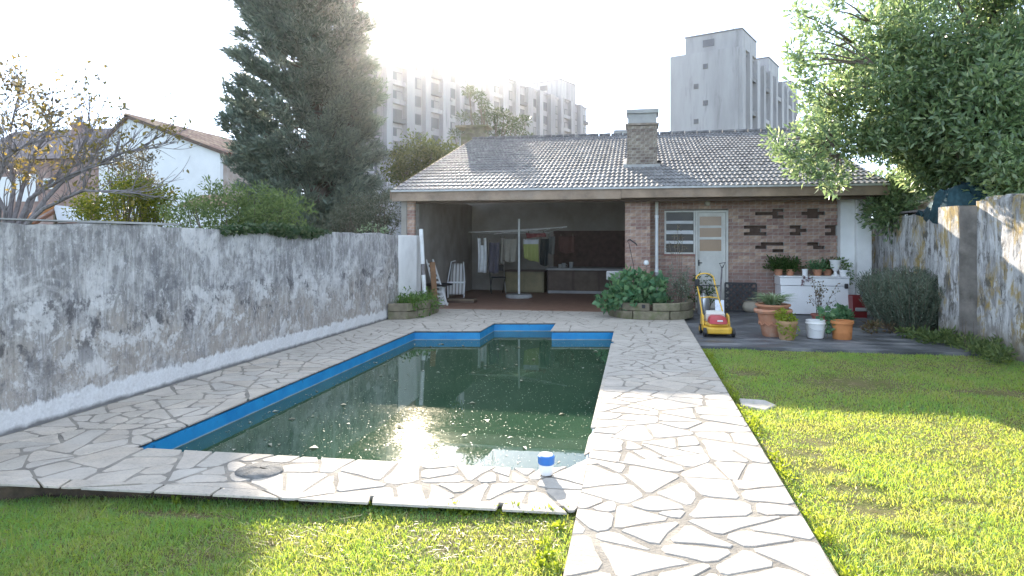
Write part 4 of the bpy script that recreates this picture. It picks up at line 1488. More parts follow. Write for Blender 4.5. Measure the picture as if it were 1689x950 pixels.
MB().tube([(-hx - .12, .97, .81), (hx + .03, .97, .81)], .010, 8).build('bail_bar', M['black_metal'], mw, True)
MB().box(-hx - .09, -hx - .01, .95, 1.03, .82, .93).build('switch_box', M['black_plastic'], mw, bevel=.015)
MB().tube([(-hx - .05, .96, .83), (-hx - .10, .93, .72), (-hx - .02, .9, .70), (-hx + .03, .92, .80), (-hx + .01, .8, .62), (-hx, .6, .35)], .006, 6).build('cable', M['black_plastic'], mw, True)
# dark tools and a grey can standing behind the mower
q = at(1196, 438, 14.2)
t = thing('spade', 'garden spade with a black D handle leaning by the door', 'spade', (q.x - .05, 14.3, -.03))
MB().tube([(q.x - .10, 14.2, .25), (q.x - .02, 14.55, q.z - .06)], .016, 8).build('shaft', M['bark_grey'], t, world=True)
MB().tube([(q.x - .02, 14.55, q.z - .07), (q.x - .065, 14.57, q.z + .03), (q.x + .05, 14.58, q.z + .05), (q.x - .01, 14.55, q.z - .06)], .014, 8).build('grip', M['black_plastic'], t, world=True)
MB().extrude([(q.x - .2, 14.16, -.02), (q.x - .02, 14.16, -.02), (q.x - .02, 14.22, .26), (q.x - .2, 14.22, .26)], (0, .006, 0)).build('blade', M['grey_metal'], t, world=True, bevel=.002)
q = gr(1160, 517, -.03)
t = thing('watering_can', 'dull grey metal can standing behind the lawn mower', 'can', (q.x, q.y, -.03))
MB().lathe([(.11, 0), (.12, .02), (.12, .33), (.10, .37), (.04, .39), (.04, .42)], 18).build('body', M['grey_metal'], t, True)
MB().tube([(-.04, 0, .42), (-.03, 0, .49), (.06, 0, .49), (.1, 0, .37)], .01, 8).build('handle', M['black_metal'], t, True)
sm = MB(); tips = []
for k in range(16):
    pts = stem(sm, (q.x - .1 + rs.uniform(-.12, .25), q.y + .15, -.03), (rs.uniform(-.3, .3), rs.uniform(-.2, .2), 1), rs.uniform(.5, .85), .006, 5, .14, rs)
    tips += pts[2:]
P_, d_ = clumps([tuple(p) for p in tips], 9, .06, 19)
plant('dark_shrub', 'dark bushy shrub between the raised bed and the door', 'shrub', (q.x, q.y + .15, -.03), LM['fern'], *leaves(P_, .07, .03, None, 1, 20), sm)
# black lattice panel leaning on the brick wall
p0, p1 = at(1196, 467, 14.75), at(1247, 516, 14.75)
t = thing('lattice_panel', 'black lattice panel standing against the brick wall', 'panel', ((p0.x + p1.x) / 2, 14.75, -.03))
x0_, x1_, z0_, z1_ = p0.x, p1.x, .0, p0.z
def seg_in(a, c):
    out = []
    d = c - a
    t0, t1 = 0., 1.
    for k, lo, hi in ((0, x0_ + .02, x1_ - .02), (1, z0_ + .02, z1_ - .02)):
        if abs(d[k]) < 1e-9: continue
        u0, u1 = (lo - a[k]) / d[k], (hi - a[k]) / d[k]
        t0, t1 = max(t0, min(u0, u1)), min(t1, max(u0, u1))
    return (a + d * t0, a + d * t1) if t1 > t0 else None
for sgn in (1, -1):
    for k in range(-6, 14):
        bx = x0_ + k * .125
        s_ = seg_in(Vector((bx, z0_)), Vector((bx + sgn * 1.0, z0_ + 1.0)))
        if s_ and (s_[1] - s_[0]).length > .06:
            yy = 14.75 + (.014 if sgn > 0 else 0)
            MB().bar((s_[0].x, yy, s_[0].y), (s_[1].x, yy, s_[1].y), .012, .042).build('lath', M['black_metal'], t, world=True)
for a, c in (((x0_, z0_), (x1_, z0_)), ((x0_, z1_), (x1_, z1_)), ((x0_, z0_), (x0_, z1_)), ((x1_, z0_), (x1_, z1_))):
    MB().bar((a[0], 14.735, a[1]), (c[0], 14.735, c[1]), .03, .04).build('rail', M['black_metal'], t, world=True)

# ---- pots
def pot(name, label, u, v, prof, m, n=24, extra=None, cat='flowerpot'):
    q = gr(u, v, -.03)
    t = thing(name, label, cat, (q.x, q.y, -.03))
    MB().lathe(prof, n).build('pot', m, t, True)
    return t, q
t, q = pot('flowerpot', 'large terracotta pot with thick rolled rim and scalloped relief', 1275, 554,
           [(.16, 0), (.175, .02), (.245, .33), (.25, .37), (.30, .385), (.315, .42), (.30, .45), (.265, .455), (.255, .42), (.2, .40)], M['terracotta'], 32)
t.scale = (.93, .93, .96)
for k in range(12):
    a_ = 6.2832 * k / 12
    pts = [(math.cos(a_ + e) * (.222 + .004), math.sin(a_ + e) * (.222 + .004), .24 - .05 * math.sin((e + .26) / .52 * math.pi)) for e in np.linspace(-.26, .26, 6)]
    MB().tube(pts, .012, 6).build('relief', M['terracotta'], t, True)
MB().lathe([(.20, .41), (.235, .455), (.27, .50), (.285, .50), (.285, .53), (.25, .53), (.24, .48)], 28).build('inner_pot', M['terracotta'], t, True)
MB().lathe([(0, .49), (.245, .49), (.245, .505), (0, .51)], 20).build('soil', M['soil'], t)
n_ = 230
a_ = rng.uniform(0, 6.28, n_)
b_ = np.column_stack([np.cos(a_) * .12 * rng.random(n_), np.sin(a_) * .12 * rng.random(n_), np.full(n_, .0)]) + np.array([q.x, q.y, .47])
dd = np.column_stack([np.cos(a_), np.sin(a_), rng.uniform(.5, 2.2, n_)])
plant('spider_plant', 'striped pale green strap leaf plant in the largest terracotta pot', 'plant', (q.x, q.y, .46), LM['variegated'], *blades(b_, .27, .022, dd, 31, .5))
t, q = pot('flowerpot', 'small tan clay pot in front of the largest terracotta pot', 1298, 560, [(.10, 0), (.112, .02), (.15, .24), (.158, .25), (.158, .29), (.14, .29), (.13, .25)], mat('tan_clay', (.44, .27, .15), .9, .15, 8, .25, 50, stain=(.42, .36, .22), stain_amt=.6), 22)
P_, d_ = clumps([(q.x + rs.uniform(-.1, .1), q.y + rs.uniform(-.1, .1), .26 + rs.uniform(0, .13)) for _ in range(12)] + [(q.x + rs.uniform(-.12, .1), q.y - .13, .2 - .03 * k) for k in range(5)], 26, .07, 22)
plant('trailing_plant', 'bushy yellow green plant trailing over the small tan pot', 'plant', (q.x, q.y, .26), LM['lime'], *leaves(P_, .06, .025, d_, .8, 23))
t, q = pot('round_pot', 'pale round squat pot beside the lattice panel', 1238, 515, [(.09, 0), (.15, .05), (.17, .12), (.14, .2), (.11, .22), (.12, .24), (.10, .24)], mat('pale_clay', (.38, .33, .26), .85, .12, 7, .2), 22)
# white bucket
q = gr(1345, 558, -.03)
t = thing('bucket', 'white plastic bucket with wire handle on the patio', 'bucket', (q.x, q.y, -.03))
MB().lathe([(.11, 0), (.115, .01), (.135, .225), (.148, .228), (.148, .245), (.137, .25), (.14, .285), (.13, .285), (.118, .05)], 26).build('body', M['white_plastic'], t, True)
MB().tube([(-.145, 0, .235)] + [(-.145 * math.cos(k * math.pi / 8), -.05 - .115 * math.sin(k * math.pi / 8), .235 - .10 * math.sin(k * math.pi / 8)) for k in range(1, 8)] + [(.145, 0, .235)], .004, 6).build('handle', M['grey_metal'], t, True)
MB().lathe([(.117, -.012), (.117, .012), (.11, .013)], 26).build('dark_base', M['black_plastic'], t)
# orange pot
t, q = pot('flowerpot', 'plain bright orange plastic flowerpot with a straight rim', 1389, 559, [(.128, 0), (.135, .01), (.145, .235), (.165, .24), (.165, .285), (.15, .285), (.14, .1)], M['terracotta_orange'], 26)
P_, d_ = clumps([(q.x - .22 + rs.uniform(-.06, .14), q.y + .05 + rs.uniform(-.05, .05), .16 + rs.uniform(-.05, .2)) for _ in range(10)], 12, .07, 32)
plant('leafy_seedling', 'dark green seedling between the white bucket and the orange pot', 'plant', (q.x - .2, q.y + .05, -.03), LM['bluegreen'], *leaves(P_, .09, .06, d_, .9, 33), (lambda s: (s.tube([(q.x - .2, q.y + .05, -.03), (q.x - .2, q.y + .05, .2)], .006, 5), s)[1])(MB()))
# reddish bowl pot with a bare climber behind the bucket
t, q = pot('flowerpot', 'reddish shallow pot with bare twigs behind the white bucket', 1353, 533, [(.10, 0), (.12, .01), (.15, .14), (.165, .14), (.165, .17), (.15, .17), (.13, .1)], mat('red_clay', (.33, .12, .09), .8, .2, 8, .2), 22)
sm = MB(); tips = []
for k in range(7):
    pts = stem(sm, (q.x + rs.uniform(-.08, .08), q.y + rs.uniform(-.06, .06), .12), (rs.uniform(-.22, .35), 0, 1), rs.uniform(.5, .92), .006, 7, .10, rs)
    tips += pts[2:]
    for p in pts[2:6:2]:
        tips += stem(sm, p, (rs.uniform(-1, 1), rs.uniform(-.4, .4), .5), .2, .003, 4, .2, rs)[2:]
P_, d_ = clumps([tuple(p) for p in tips], 2, .03, 25)
plant('bare_rose', 'tall bare twigs with few dark leaves before the white chest', 'plant', (q.x, q.y, .1), LM['dry'], *leaves(P_, .05, .028, None, 1, 26), sm, smat='bark')

# ---- white chest against the brick wall with plants on top
p0, p1 = at(1286, 455, 14.33), at(1402, 517, 14.33)
cz = p0.z
fr = thing('chest', 'long white enamel chest with a shallow lid against the wall', 'chest', ((p0.x + p1.x) / 2, 14.33, -.03))
MB().box(p0.x + .02, p1.x - .02, 14.33, 14.90, -.01, cz - .20).build('body', M['white_enamel'], fr, bevel=.012, world=True)
MB().box(p0.x + .01, p1.x - .01, 14.32, 14.91, cz - .193, cz - .035).build('upper_body', M['white_enamel'], fr, bevel=.01, world=True)
MB().box(p0.x - .005, p1.x + .005, 14.30, 14.92, cz - .03, cz).build('lid', M['white_enamel'], fr, bevel=.01, world=True)
MB().box(p0.x + .04, p1.x - .04, 14.36, 14.88, -.03, -.012).build('plinth', M['black_plastic'], fr, world=True)
MB().lathe([(.0, .0), (.05, .01), (.05, .02), (0, .03)], 14, sy=1).build('tmp', None) if 0 else None
p = at(1396, 472, 14.3)
MB().box(p.x - .035, p.x + .035, 14.285, 14.318, p.z - .05, p.z + .05).build('latch', M['black_metal'], fr, world=True, bevel=.015)


def fern(u, v, rad, label, seed, n=150, L=.28, m='fern', name='fern', y=14.6, potr=.09):
    p = at(u, v, y)
    t = thing(name, label, 'plant', (p.x, y, cz))
    r = np.random.default_rng(seed)
    h_ = max(.06, p.z - cz)
    MB().lathe([(potr * .75, 0), (potr, .10), (potr * 1.08, .10), (potr * 1.08, .125), (potr * .9, .125)], 16).build('pot', M['terracotta'], t, True)
    a_ = r.uniform(0, 6.28, n)
    b0 = np.array([p.x, y, cz + .10]) + r.normal(size=(n, 3)) * .03
    dd = np.column_stack([np.cos(a_), np.sin(a_) * .6, r.uniform(.3, 1.9, n)])
    A = blades(b0, L, .02, dd, seed, .45)
    dn = dd / np.linalg.norm(dd, axis=1)[:, None]
    pts = np.repeat(b0, 5, 0) + np.repeat(dn, 5, 0) * (L * r.uniform(.25, 1.05, n * 5))[:, None]
    pts[:, 2] -= .04 * r.random(n * 5)
    B = leaves(pts, .06, .024, np.repeat(dn, 5, 0), 1.0, seed + 1)
    np_mesh('fronds', *cat2(A, B), LM[m], t)
    return t
fern(1284, 445, .2, 'dark fern spilling over left corner of the white chest', 41, 170, .28)
fern(1303, 442, .2, 'bushy dark fern second from the left on the white chest', 42, 150, .27)
fern(1348, 445, .2, 'broad leaved dark plant in the middle of the white chest', 43, 60, .24, 'bluegreen', 'houseplant')
fern(1365, 440, .2, 'thin dark spiky plant left of the white urn', 44, 60, .26, 'fern', 'houseplant', 14.75)
t = thing('urn', 'tall white footed urn on the white chest', 'urn', (at(1378, 455, 14.5).x, 14.5, cz))
MB().lathe([(.075, 0), (.075, .018), (.035, .04), (.028, .09), (.06, .13), (.095, .2), (.10, .29), (.115, .31), (.115, .325), (.095, .325), (.08, .25)], 22).build('vase', M['white_enamel'], t, True)
t = thing('white_pot', 'white low pot with trailing green plant right of the urn', 'flowerpot', (at(1392, 455, 14.45).x, 14.45, cz))
MB().lathe([(.065, 0), (.075, .01), (.088, .11), (.095, .11), (.095, .13), (.08, .13), (.075, .1)], 20).build('pot', M['white_enamel'], t, True)
p = t.location
P_, d_ = clumps([(p.x + rs.uniform(-.08, .1), 14.45 + rs.uniform(-.06, .06), cz + .16 + rs.uniform(0, .16)) for _ in range(9)] + [(p.x + .09, 14.37, cz + .08 - .06 * k) for k in range(4)], 24, .06, 45)
np_mesh('leaves', *leaves(P_, .05, .025, d_, .9, 46), LM['green'], t)
t = thing('white_pot', 'small white cylinder pot with red succulent hanging over the chest front', 'flowerpot', (at(1328, 455, 14.36).x, 14.37, cz))
MB().lathe([(.05, 0), (.055, .12), (.06, .12), (.06, .14), (.05, .14), (.045, .1)], 18).build('pot', M['white_enamel'], t, True)
p = t.location
P_, d_ = clumps([(p.x - .04, 14.27, cz - .02), (p.x - .06, 14.28, cz - .10), (p.x + .02, 14.27, cz - .08), (p.x + .06, 14.28, cz - .04), (p.x - .07, 14.27, cz - .15)], 22, .035, 47)
np_mesh('trailing_stems', *leaves(P_, .03, .018, None, 1, 48), leafmat('succulent', [(0, (.14, .05, .06)), (1, (.24, .12, .12))], .2), t)
# red box with broom stick
p0, p1 = at(1402, 487, 14.2), at(1428, 516, 14.2)
t = thing('red_bin', 'dark red plastic bin with a blue stick in it', 'bin', ((p0.x + p1.x) / 2, 14.2, -.03))
w_ = (p1.x - p0.x) / 2
b = MB()
b.prism([(-w_ * .85, -.13), (w_ * .85, -.13), (w_ * .85, .13), (-w_ * .85, .13)], 0, .02)
for (ax, ay), (bx, by) in (((-1, -1), (1, -1)), ((1, -1), (1, 1)), ((1, 1), (-1, 1)), ((-1, 1), (-1, -1))):
    vs = [(ax * w_ * .85, ay * .13, .0), (bx * w_ * .85, by * .13, .0), (bx * w_, by * .16, p0.z + .03), (ax * w_, ay * .16, p0.z + .03)]
    vs += [(v[0] * .94, v[1] * .94, v[2]) for v in vs]
    b.add(vs, [(0, 1, 2, 3), (7, 6, 5, 4), (3, 2, 6, 7), (0, 4, 5, 1)])
b.build('body', M['dark_red'], t)
a, c = at(1421, 488, 14.15), at(1428, 461, 14.3)
MB().tube([(a.x - .02, 14.15, .05), tuple(a), tuple(c)], .012, 8).build('stick', M['blue_plastic'], t, world=True)
MB().box(-w_ * .7, w_ * .75, -.19, -.165, .13, .2).build('pale_rag', M['concrete'], t, bevel=.02)
# ---- chlorine float standing on the coping
t = thing('chlorine_float', 'small blue and white chlorine float standing on the pool edge', 'pool float', (gr(901, 783).x, gr(901, 783).y, .004))
MB().lathe([(.038, 0), (.045, .008), (.047, .06), (.044, .068)], 22).build('body', M['white_plastic'], t, True)
MB().lathe([(.047, .066), (.053, .072), (.054, .115), (.046, .122)], 22).build('blue_cap', M['blue_plastic'], t, True)
MB().lathe([(.044, .121), (.042, .129), (.02, .133), (.0, .133)], 22).build('top', M['white_plastic'], t, True)
# ---- round rough cement cover in the deck, loose slab in the grass
q = gr(428, 777)
t = thing('drain_cover', 'round rough grey cement cover set into the flagstones', 'cover', (q.x, q.y, 0))
b = MB()
r = random.Random(4)
b.lathe([(.0, .022), (.08, .02), (.135, .016), (.15, .008), (.155, -.01)], 26)
b.v = [(x + r.uniform(-.006, .006), y * .93 + r.uniform(-.006, .006), z + r.uniform(-.003, .003)) for x, y, z in b.v]
cm = NT('rough_cement'); cm.bump(cm.noise(45, 6, .7), 1., .02)
b.build('slab', cm.done(cm.ramp(cm.noise(20, 5), [(.35, (.13, .13, .125)), (.65, (.24, .235, .225))]), .95), t, True)
q0 = [gr(1219, 657, -.05), gr(1262, 660, -.05), gr(1281, 668, -.05), gr(1262, 676, -.05), gr(1222, 668, -.05)]
t = thing('loose_slab', 'broken pale slab lying in the grass by the path', 'slab', (q0[0].x, q0[0].y, -.07))
MB().prism([(p.x, p.y) for p in q0], -.10, -.047).build('stone', M['mortar'], t, world=True, bevel=.01)
# white pole leaning on the bush by the buttress
a, c = at(1563, 560, 11.2), at(1573, 525, 11.5)
t = thing('leaning_pole', 'thin white pole leaning against the buttress by the grey bush', 'pole', (a.x, 11.2, -.06))
MB().tube([(a.x, 11.15, -.08), tuple(c), (c.x + .05, 11.8, c.z + .35)], .016, 8).build('shaft', M['white_paint'], t, world=True)

# ================================================================== VEGETATION
def limb_path(p0, p1, sag=.0, n=7, wob=.06, r=random):
    p0, p1 = Vector(p0), Vector(p1)
    L = (p1 - p0).length
    out = []
    for k in range(n + 1):
        f = k / n
        p = p0.lerp(p1, f)
        p.z += sag * L * math.sin(f * math.pi)
        if 0 < k < n: p += Vector((r.uniform(-1, 1), r.uniform(-1, 1), r.uniform(-1, 1))) * wob * L / n * 2
        out.append(p)
    return out


# ---- the big conifer behind the wall: many upswept boughs of feathery sprays
r5 = random.Random(55)
TY = 18.0
tb = at(520, 395, TY)
con = thing('conifer_tree', 'very tall wide dark conifer rising behind the garden wall', 'tree', (tb.x, TY, -.3))
tr = MB()
tr.tube([(tb.x, TY, -.4), (tb.x + .05, TY, 3), (tb.x - .1, TY, 7), (tb.x - .05, TY, 12.5)], [.36, .30, .2, .05], 12)
tr.tube([(tb.x + .9, TY + .4, -.4), (tb.x + 1.0, TY + .3, 4), (tb.x + 1.1, TY + .2, 8.5)], [.22, .16, .04], 10)
tr.build('trunk', M['bark'], con, True, world=True)
# silhouette half widths (metres) read from the photo, left and right of the trunk
def wid(z, left):
    pts_l = [(.5, 1.7), (1, 2.0), (2.6, 2.15), (4.5, 2.5), (5.4, 2.75), (6.4, 2.45), (7.4, 2.35), (8.6, 1.95), (10, 1.5), (13, .3)]
    pts_r = [(.5, 1.7), (1, 1.75), (3, 1.75), (4.85, 1.75), (6.1, 1.6), (7.15, 1.45), (8.2, 1.1), (10, .8), (13, .2)]
    P_ = pts_l if left else pts_r
    for (a, b), (c, d) in zip(P_[:-1], P_[1:]):
        if a <= z <= c: return b + (d - b) * (z - a) / (c - a)
    return P_[0][1] if z < P_[0][0] else .2
spr, sdir, bough = [], [], MB()
for k in range(430):
    z = .6 + 11.6 * (k / 430) ** 1.0
    th = k * 2.39996 + r5.uniform(-.3, .3)
    left = math.cos(th) < 0
    L = wid(z, left) * r5.uniform(.72, 1.05) * (.75 + .25 * abs(math.cos(th)))
    d = Vector((math.cos(th), math.sin(th), r5.uniform(.25, .75)))
    b0 = Vector((tb.x + r5.uniform(-.1, .15), TY + .1, z - L * .45))
    b1 = b0 + Vector((d.x * L, d.y * L, d.z * L))
    pts = limb_path(b0, b1, -.08, 6, .05, r5)
    bough.tube(pts, [.035, .03, .025, .02, .015, .010, .005], 4)
    for f in range(2, 7):
        for _ in range(3):
            side = Vector((-d.y, d.x, 0)) * r5.uniform(-1, 1)
            sd = (d.normalized() * .9 + side * .8 + Vector((0, 0, r5.uniform(-.05, .5)))).normalized()
            st = pts[f] if f == 6 else pts[f].lerp(pts[f + 1], r5.random())
            ln_ = r5.uniform(.25, .55) * (1.15 - .08 * f)
            for q in range(3):
                spr.append(st + sd * ln_ * (q + .7) / 3)
                sdir.append(sd)
bough.build('boughs', M['bark'], con, world=True)
spr = np.array(spr); sdir = np.array(sdir)
per = 8
PP = np.repeat(spr, per, 0) + rng.normal(size=(len(spr) * per, 3)) * np.array([.075, .075, .06])
DD = np.repeat(sdir, per, 0)
crown = np_mesh('crown', *leaves(PP, .21, .05, DD, .9, 61, .1, .1), leafmat('conifer_needles', [(0, (.10, .13, .10)), (.6, (.155, .19, .145)), (1, (.21, .24, .175))], .22), con)
print('conifer leaves', len(PP))

# ---- generic shrub / tree crown from clump centres
def crown_thing(name, label, cat, base, centres, per, rad, leaf, mat_, seed, trunk_r=.05, spread=1., group=None, droop=.1, limbs=True, flat=.8, smat='bark', up=None):
    t = thing(name, label, cat, base, 0, group)
    centres = np.asarray(centres, float)
    P_, d_ = clumps(centres, per, rad, seed, flat)
    np_mesh('crown', *leaves(P_, leaf[0], leaf[1], d_ * .8, spread, seed + 1, droop, up), mat_, t)
    if limbs:
        b = MB()
        rr = random.Random(seed)
        bz = Vector(base)
        for k in range(0, len(centres), max(1, len(centres) // 26)):
            c = Vector(centres[k])
            pts = limb_path(bz + Vector((rr.uniform(-.1, .1), rr.uniform(-.1, .1), 0)), c, .06, 5, .08, rr)
            b.tube(pts, [trunk_r * (1 - .85 * i / 5) for i in range(6)], 5)
        b.build('trunk', M[smat], t, world=True)
    return t


def blob(u0, v0, u1, v1, y0, y1, n, seed, shape=None):
    """clump centres that fill an ellipsoid whose outline is the given photo box"""
    r = np.random.default_rng(seed)
    y = (y0 + y1) / 2
    a, c = at(u0, v0, y), at(u1, v1, y)
    ctr = np.array([(a.x + c.x) / 2, y, (a.z + c.z) / 2])
    rad = np.array([abs(c.x - a.x) / 2, (y1 - y0) / 2, abs(a.z - c.z) / 2])
    d = r.normal(size=(n, 3)); d /= np.linalg.norm(d, axis=1)[:, None]
    return ctr + d * (r.uniform(.25, 1, n) ** .6)[:, None] * rad


LM['bay'] = leafmat('bay_leaves', [(0, (.10, .165, .085)), (.5, (.16, .245, .115)), (.85, (.25, .34, .15)), (1, (.42, .48, .28))], .46, .30, .7)
LM['yellowgreen'] = leafmat('yellow_green_leaves', [(0, (.07, .10, .02)), (.6, (.14, .17, .03)), (1, (.26, .25, .04))], .5)
LM['autumn'] = leafmat('yellow_autumn_leaves', [(0, (.17, .15, .05)), (.6, (.25, .21, .06)), (1, (.10, .10, .05))], .5)
LM['brownish'] = leafmat('brownish_leaves', [(0, (.085, .075, .045)), (.6, (.12, .11, .06)), (1, (.19, .17, .08))], .35)
LM['shrub'] = leafmat('shrub_leaves', [(0, (.08, .13, .05)), (.6, (.14, .20, .075)), (1, (.22, .28, .11))], .5)
LM['olive'] = leafmat('olive_leaves', [(0, (.06, .07, .045)), (.6, (.10, .11, .07)), (1, (.18, .19, .14))], .3)
LM['hedge'] = leafmat('hedge_leaves', [(0, (.05, .07, .02)), (.6, (.085, .11, .03)), (1, (.15, .16, .05))], .45)
LM['ivy'] = leafmat('ivy_leaves', [(0, (.03, .06, .025)), (.6, (.055, .095, .04)), (1, (.10, .13, .06))], .3)

# ---- big evergreen at the right, over the roof end and the wall
parts_ = [blob(1330, 40, 1560, 300, 11.6, 14.4, 95, 1), blob(1420, -120, 1700, 240, 11.2, 14.6, 120, 2), blob(1480, 60, 1760, 290, 10.8, 13.6, 120, 3),
          blob(1600, 180, 1800, 330, 10.2, 12.4, 60, 4), blob(1390, 210, 1500, 335, 12.2, 13.4, 40, 5), blob(1640, -150, 1900, 220, 10.4, 14.0, 110, 6),
          blob(1500, 230, 1620, 300, 12, 13.4, 30, 16)]
tw = [(1315, 20), (1320, 45), (1335, 30), (1312, 85), (1310, 100), (1322, 95), (1330, 110), (1340, 60), (1345, 130), (1350, 160), (1318, 130), (1325, 150), (1330, 175), (1335, 195),
      (1275, 232), (1284, 245), (1292, 258), (1302, 250), (1312, 262), (1310, 278), (1325, 285), (1330, 225), (1340, 240), (1350, 255), (1345, 275), (1360, 290), (1372, 300), (1380, 312), (1358, 210), (1365, 230), (1322, 262), (1338, 262), (1352, 285), (1390, 290), (1318, 215), (1370, 15), (1380, -5), (1362, 50), (1355, 90)]
twc = np.array([tuple(at(u, v, 12.3 + .5 * math.sin(u * .7 + v))) for u, v in tw])
bt_base = (5.9, 12.9, -.3)
et = thing('evergreen_tree', 'large leafy evergreen tree overhanging the roof end and the right wall', 'tree', bt_base)
C_ = np.vstack(parts_)
_keep = np.ones(len(C_), bool)
for wy_ in (11.0, 11.3, 11.6):
    for wz_ in (1.55, 1.75, 1.95):
        o_ = np.array([4.85, wy_, wz_]); s_ = np.array(SUN)
        t_ = (C_ - o_) @ s_
        _keep &= ~((np.linalg.norm(C_ - o_ - t_[:, None] * s_, axis=1) < .52) & (t_ > 0))
C_ = C_[_keep]
C_ = np.vstack([C_, blob(1440, 285, 1512, 372, 13.6, 14.6, 26, 31), blob(1500, 235, 1600, 305, 12.4, 13.6, 26, 32)])
P1, d1 = clumps(C_, 150, .40, 71, .85)
P2, d2 = clumps(twc, 62, .19, 72, 1.0)
PP, DD = np.vstack([P1, P2]), np.vstack([d1, d2])
np_mesh('crown', *leaves(PP, .125, .046, DD * .8, 1.0, 73, .12, .15), LM['bay'], et)
print('evergreen leaves', len(PP))
b = MB()
b.tube([(5.9, 12.9, -.4), (5.85, 12.9, 1.6), (5.8, 12.8, 3.0), (6.0, 12.7, 5.5)], [.22, .19, .16, .06], 12)
b.build('trunk', M['bark'], et, True, world=True)
b = MB()
rr = random.Random(5)
for k in list(range(0, len(C_), 9)):
    b.tube(limb_path((5.85, 12.85, rr.uniform(1.6, 4.2)), C_[k], .05, 5, .1, rr), [.07, .055, .04, .03, .018, .008], 6)
for k in range(len(twc)):
    near_ = C_[np.argmin(((C_ - twc[k]) ** 2).sum(1))]
    b.tube([tuple(near_), tuple((near_ + twc[k]) / 2 + np.array([0, 0, .05])), tuple(twc[k])], [.02, .014, .006], 5)
b.build('limbs', M['bark'], et, world=True)

# ---- bare tree with a few yellow leaves at the left
r6 = random.Random(66)
bb0 = at(18, 392, 8.6)
bt_ = thing('bare_tree', 'nearly bare spreading tree with few yellow leaves behind the wall', 'tree', (bb0.x, 8.6, -.4))
tm = MB()
tips = []
def grow(p, d, L, rad, lev):
    n = 5
    pts = [Vector(p)]
    d = Vector(d).normalized()
    for k in range(n):
        d = (d + Vector((r6.uniform(-.22, .22), r6.uniform(-.22, .22), r6.uniform(-.12, .2)))).normalized()
        pts.append(pts[-1] + d * L / n)
    tm.tube(pts, [rad * (1 - .6 * k / n) for k in range(n + 1)], 6 if lev > 1 else 4)
    if lev == 0:
        tips.extend(pts[2:])
        return
    for k in range(3 if lev > 1 else 4):
        f = r6.randint(2, n)
        nd = (d + Vector((r6.uniform(-.9, .9), r6.uniform(-.7, .7), r6.uniform(-.35, .7)))).normalized()
        grow(pts[f], nd, L * r6.uniform(.45, .72), rad * .5, lev - 1)
main = [((8, 392), (10, 350), (-30, 260), (-60, 150), 8.2), ((20, 392), (45, 330), (110, 290), (175, 268), 8.9), ((25, 392), (70, 345), (140, 312), (215, 318), 8.3), ((15, 392), (35, 320), (60, 250), (85, 205), 9.2),
        ((22, 392), (60, 320), (120, 265), (150, 215), 9.5), ((10, 392), (20, 310), (15, 230), (30, 160), 9.0), ((24, 392), (100, 300), (190, 255), (235, 245), 9.2), ((5, 392), (-10, 320), (10, 260), (40, 240), 8.0)]
for m_ in main:
    y = m_[4]
    pts = [at(*m_[0], 8.6)] + [at(u, v, 8.6 + (y - 8.6) * f) for (u, v), f in zip(m_[1:4], (.4, .8, 1))]
    fine = []
    for a, c in zip(pts[:-1], pts[1:]):
        fine += [a.lerp(c, t) + Vector((r6.uniform(-.02, .02),) * 3) for t in (0, .33, .66)]
    fine.append(pts[-1])
    tm.tube(fine, [.042 * (1 - .8 * k / (len(fine) - 1)) for k in range(len(fine))], 7)
    for k in range(3, len(fine)):
        for _ in range(3):
            d = (fine[k] - fine[k - 1]).normalized() + Vector((r6.uniform(-.8, .8), r6.uniform(-.6, .6), r6.uniform(-.3, .8)))
            grow(fine[k], d, r6.uniform(.35, .8), .010, 1)
tm.tube([(bb0.x, 8.6, -.4), (bb0.x - .03, 8.6, .6), tuple(at(12, 392, 8.6))], [.14, .11, .07], 10)
tm.build('trunk', M['bark_grey'], bt_, world=True)
tips = np.array([tuple(p) for p in tips])
sel = tips[rng.random(len(tips)) < .15]
V1 = leaves(*(lambda q: (q[0], .085, .045, q[1]))(clumps(sel, 3, .05, 81)), 1.0, 82, .2)
np_mesh('leaves', *V1, LM['autumn'], bt_)
# dense leafy bough of it at the upper left corner
tc = np.array([tuple(at(u, v, 8.4)) for u, v in ((10, 120), (30, 130), (45, 145), (20, 155), (60, 165), (80, 175), (92, 190), (5, 140), (40, 175), (70, 190), (15, 200), (85, 160), (50, 200), (30, 215), (62, 215))])
V1 = leaves(*(lambda q: (q[0], .09, .04, q[1]))(clumps(tc, 22, .16, 83)), 1.0, 84, .2)
np_mesh('upper_leaves', *V1, LM['brownish'], bt_)

# ---- shrubs behind the wall
crown_thing('bush', 'loose yellow green bush behind the wall under the white gable', 'bush', (*at(210, 395, 10.6).xy, -.4),
            np.vstack([blob(120, 300, 290, 385, 10, 11.4, 60, 12), blob(150, 285, 260, 350, 10.3, 11.2, 22, 13)]), 62, .20, (.075, .032), LM['yellowgreen'], 91, .035)
crown_thing('bush', 'brownish twiggy bush rising above the yellow green bush', 'bush', (*at(225, 395, 12).xy, -.4),
            np.vstack([blob(178, 248, 268, 330, 11.6, 12.6, 40, 14)]), 55, .2, (.06, .026), LM['brownish'], 93, .03)
crown_thing('shrub', 'fresh green arching shrub along the wall top before the conifer', 'shrub', (*at(400, 395, 9.3).xy, -.4),
            np.vstack([blob(285, 322, 430, 400, 8.7, 9.9, 55, 15), blob(400, 330, 505, 400, 8.9, 9.9, 36, 17), np.array([tuple(at(u, v, 9.2)) for u, v in ((348, 306), (352, 318), (360, 322), (378, 312), (395, 318), (420, 318), (432, 312), (446, 322), (470, 325), (490, 335), (505, 348), (310, 330))])]), 75, .17, (.075, .022), LM['shrub'], 95, .03, up=.25)
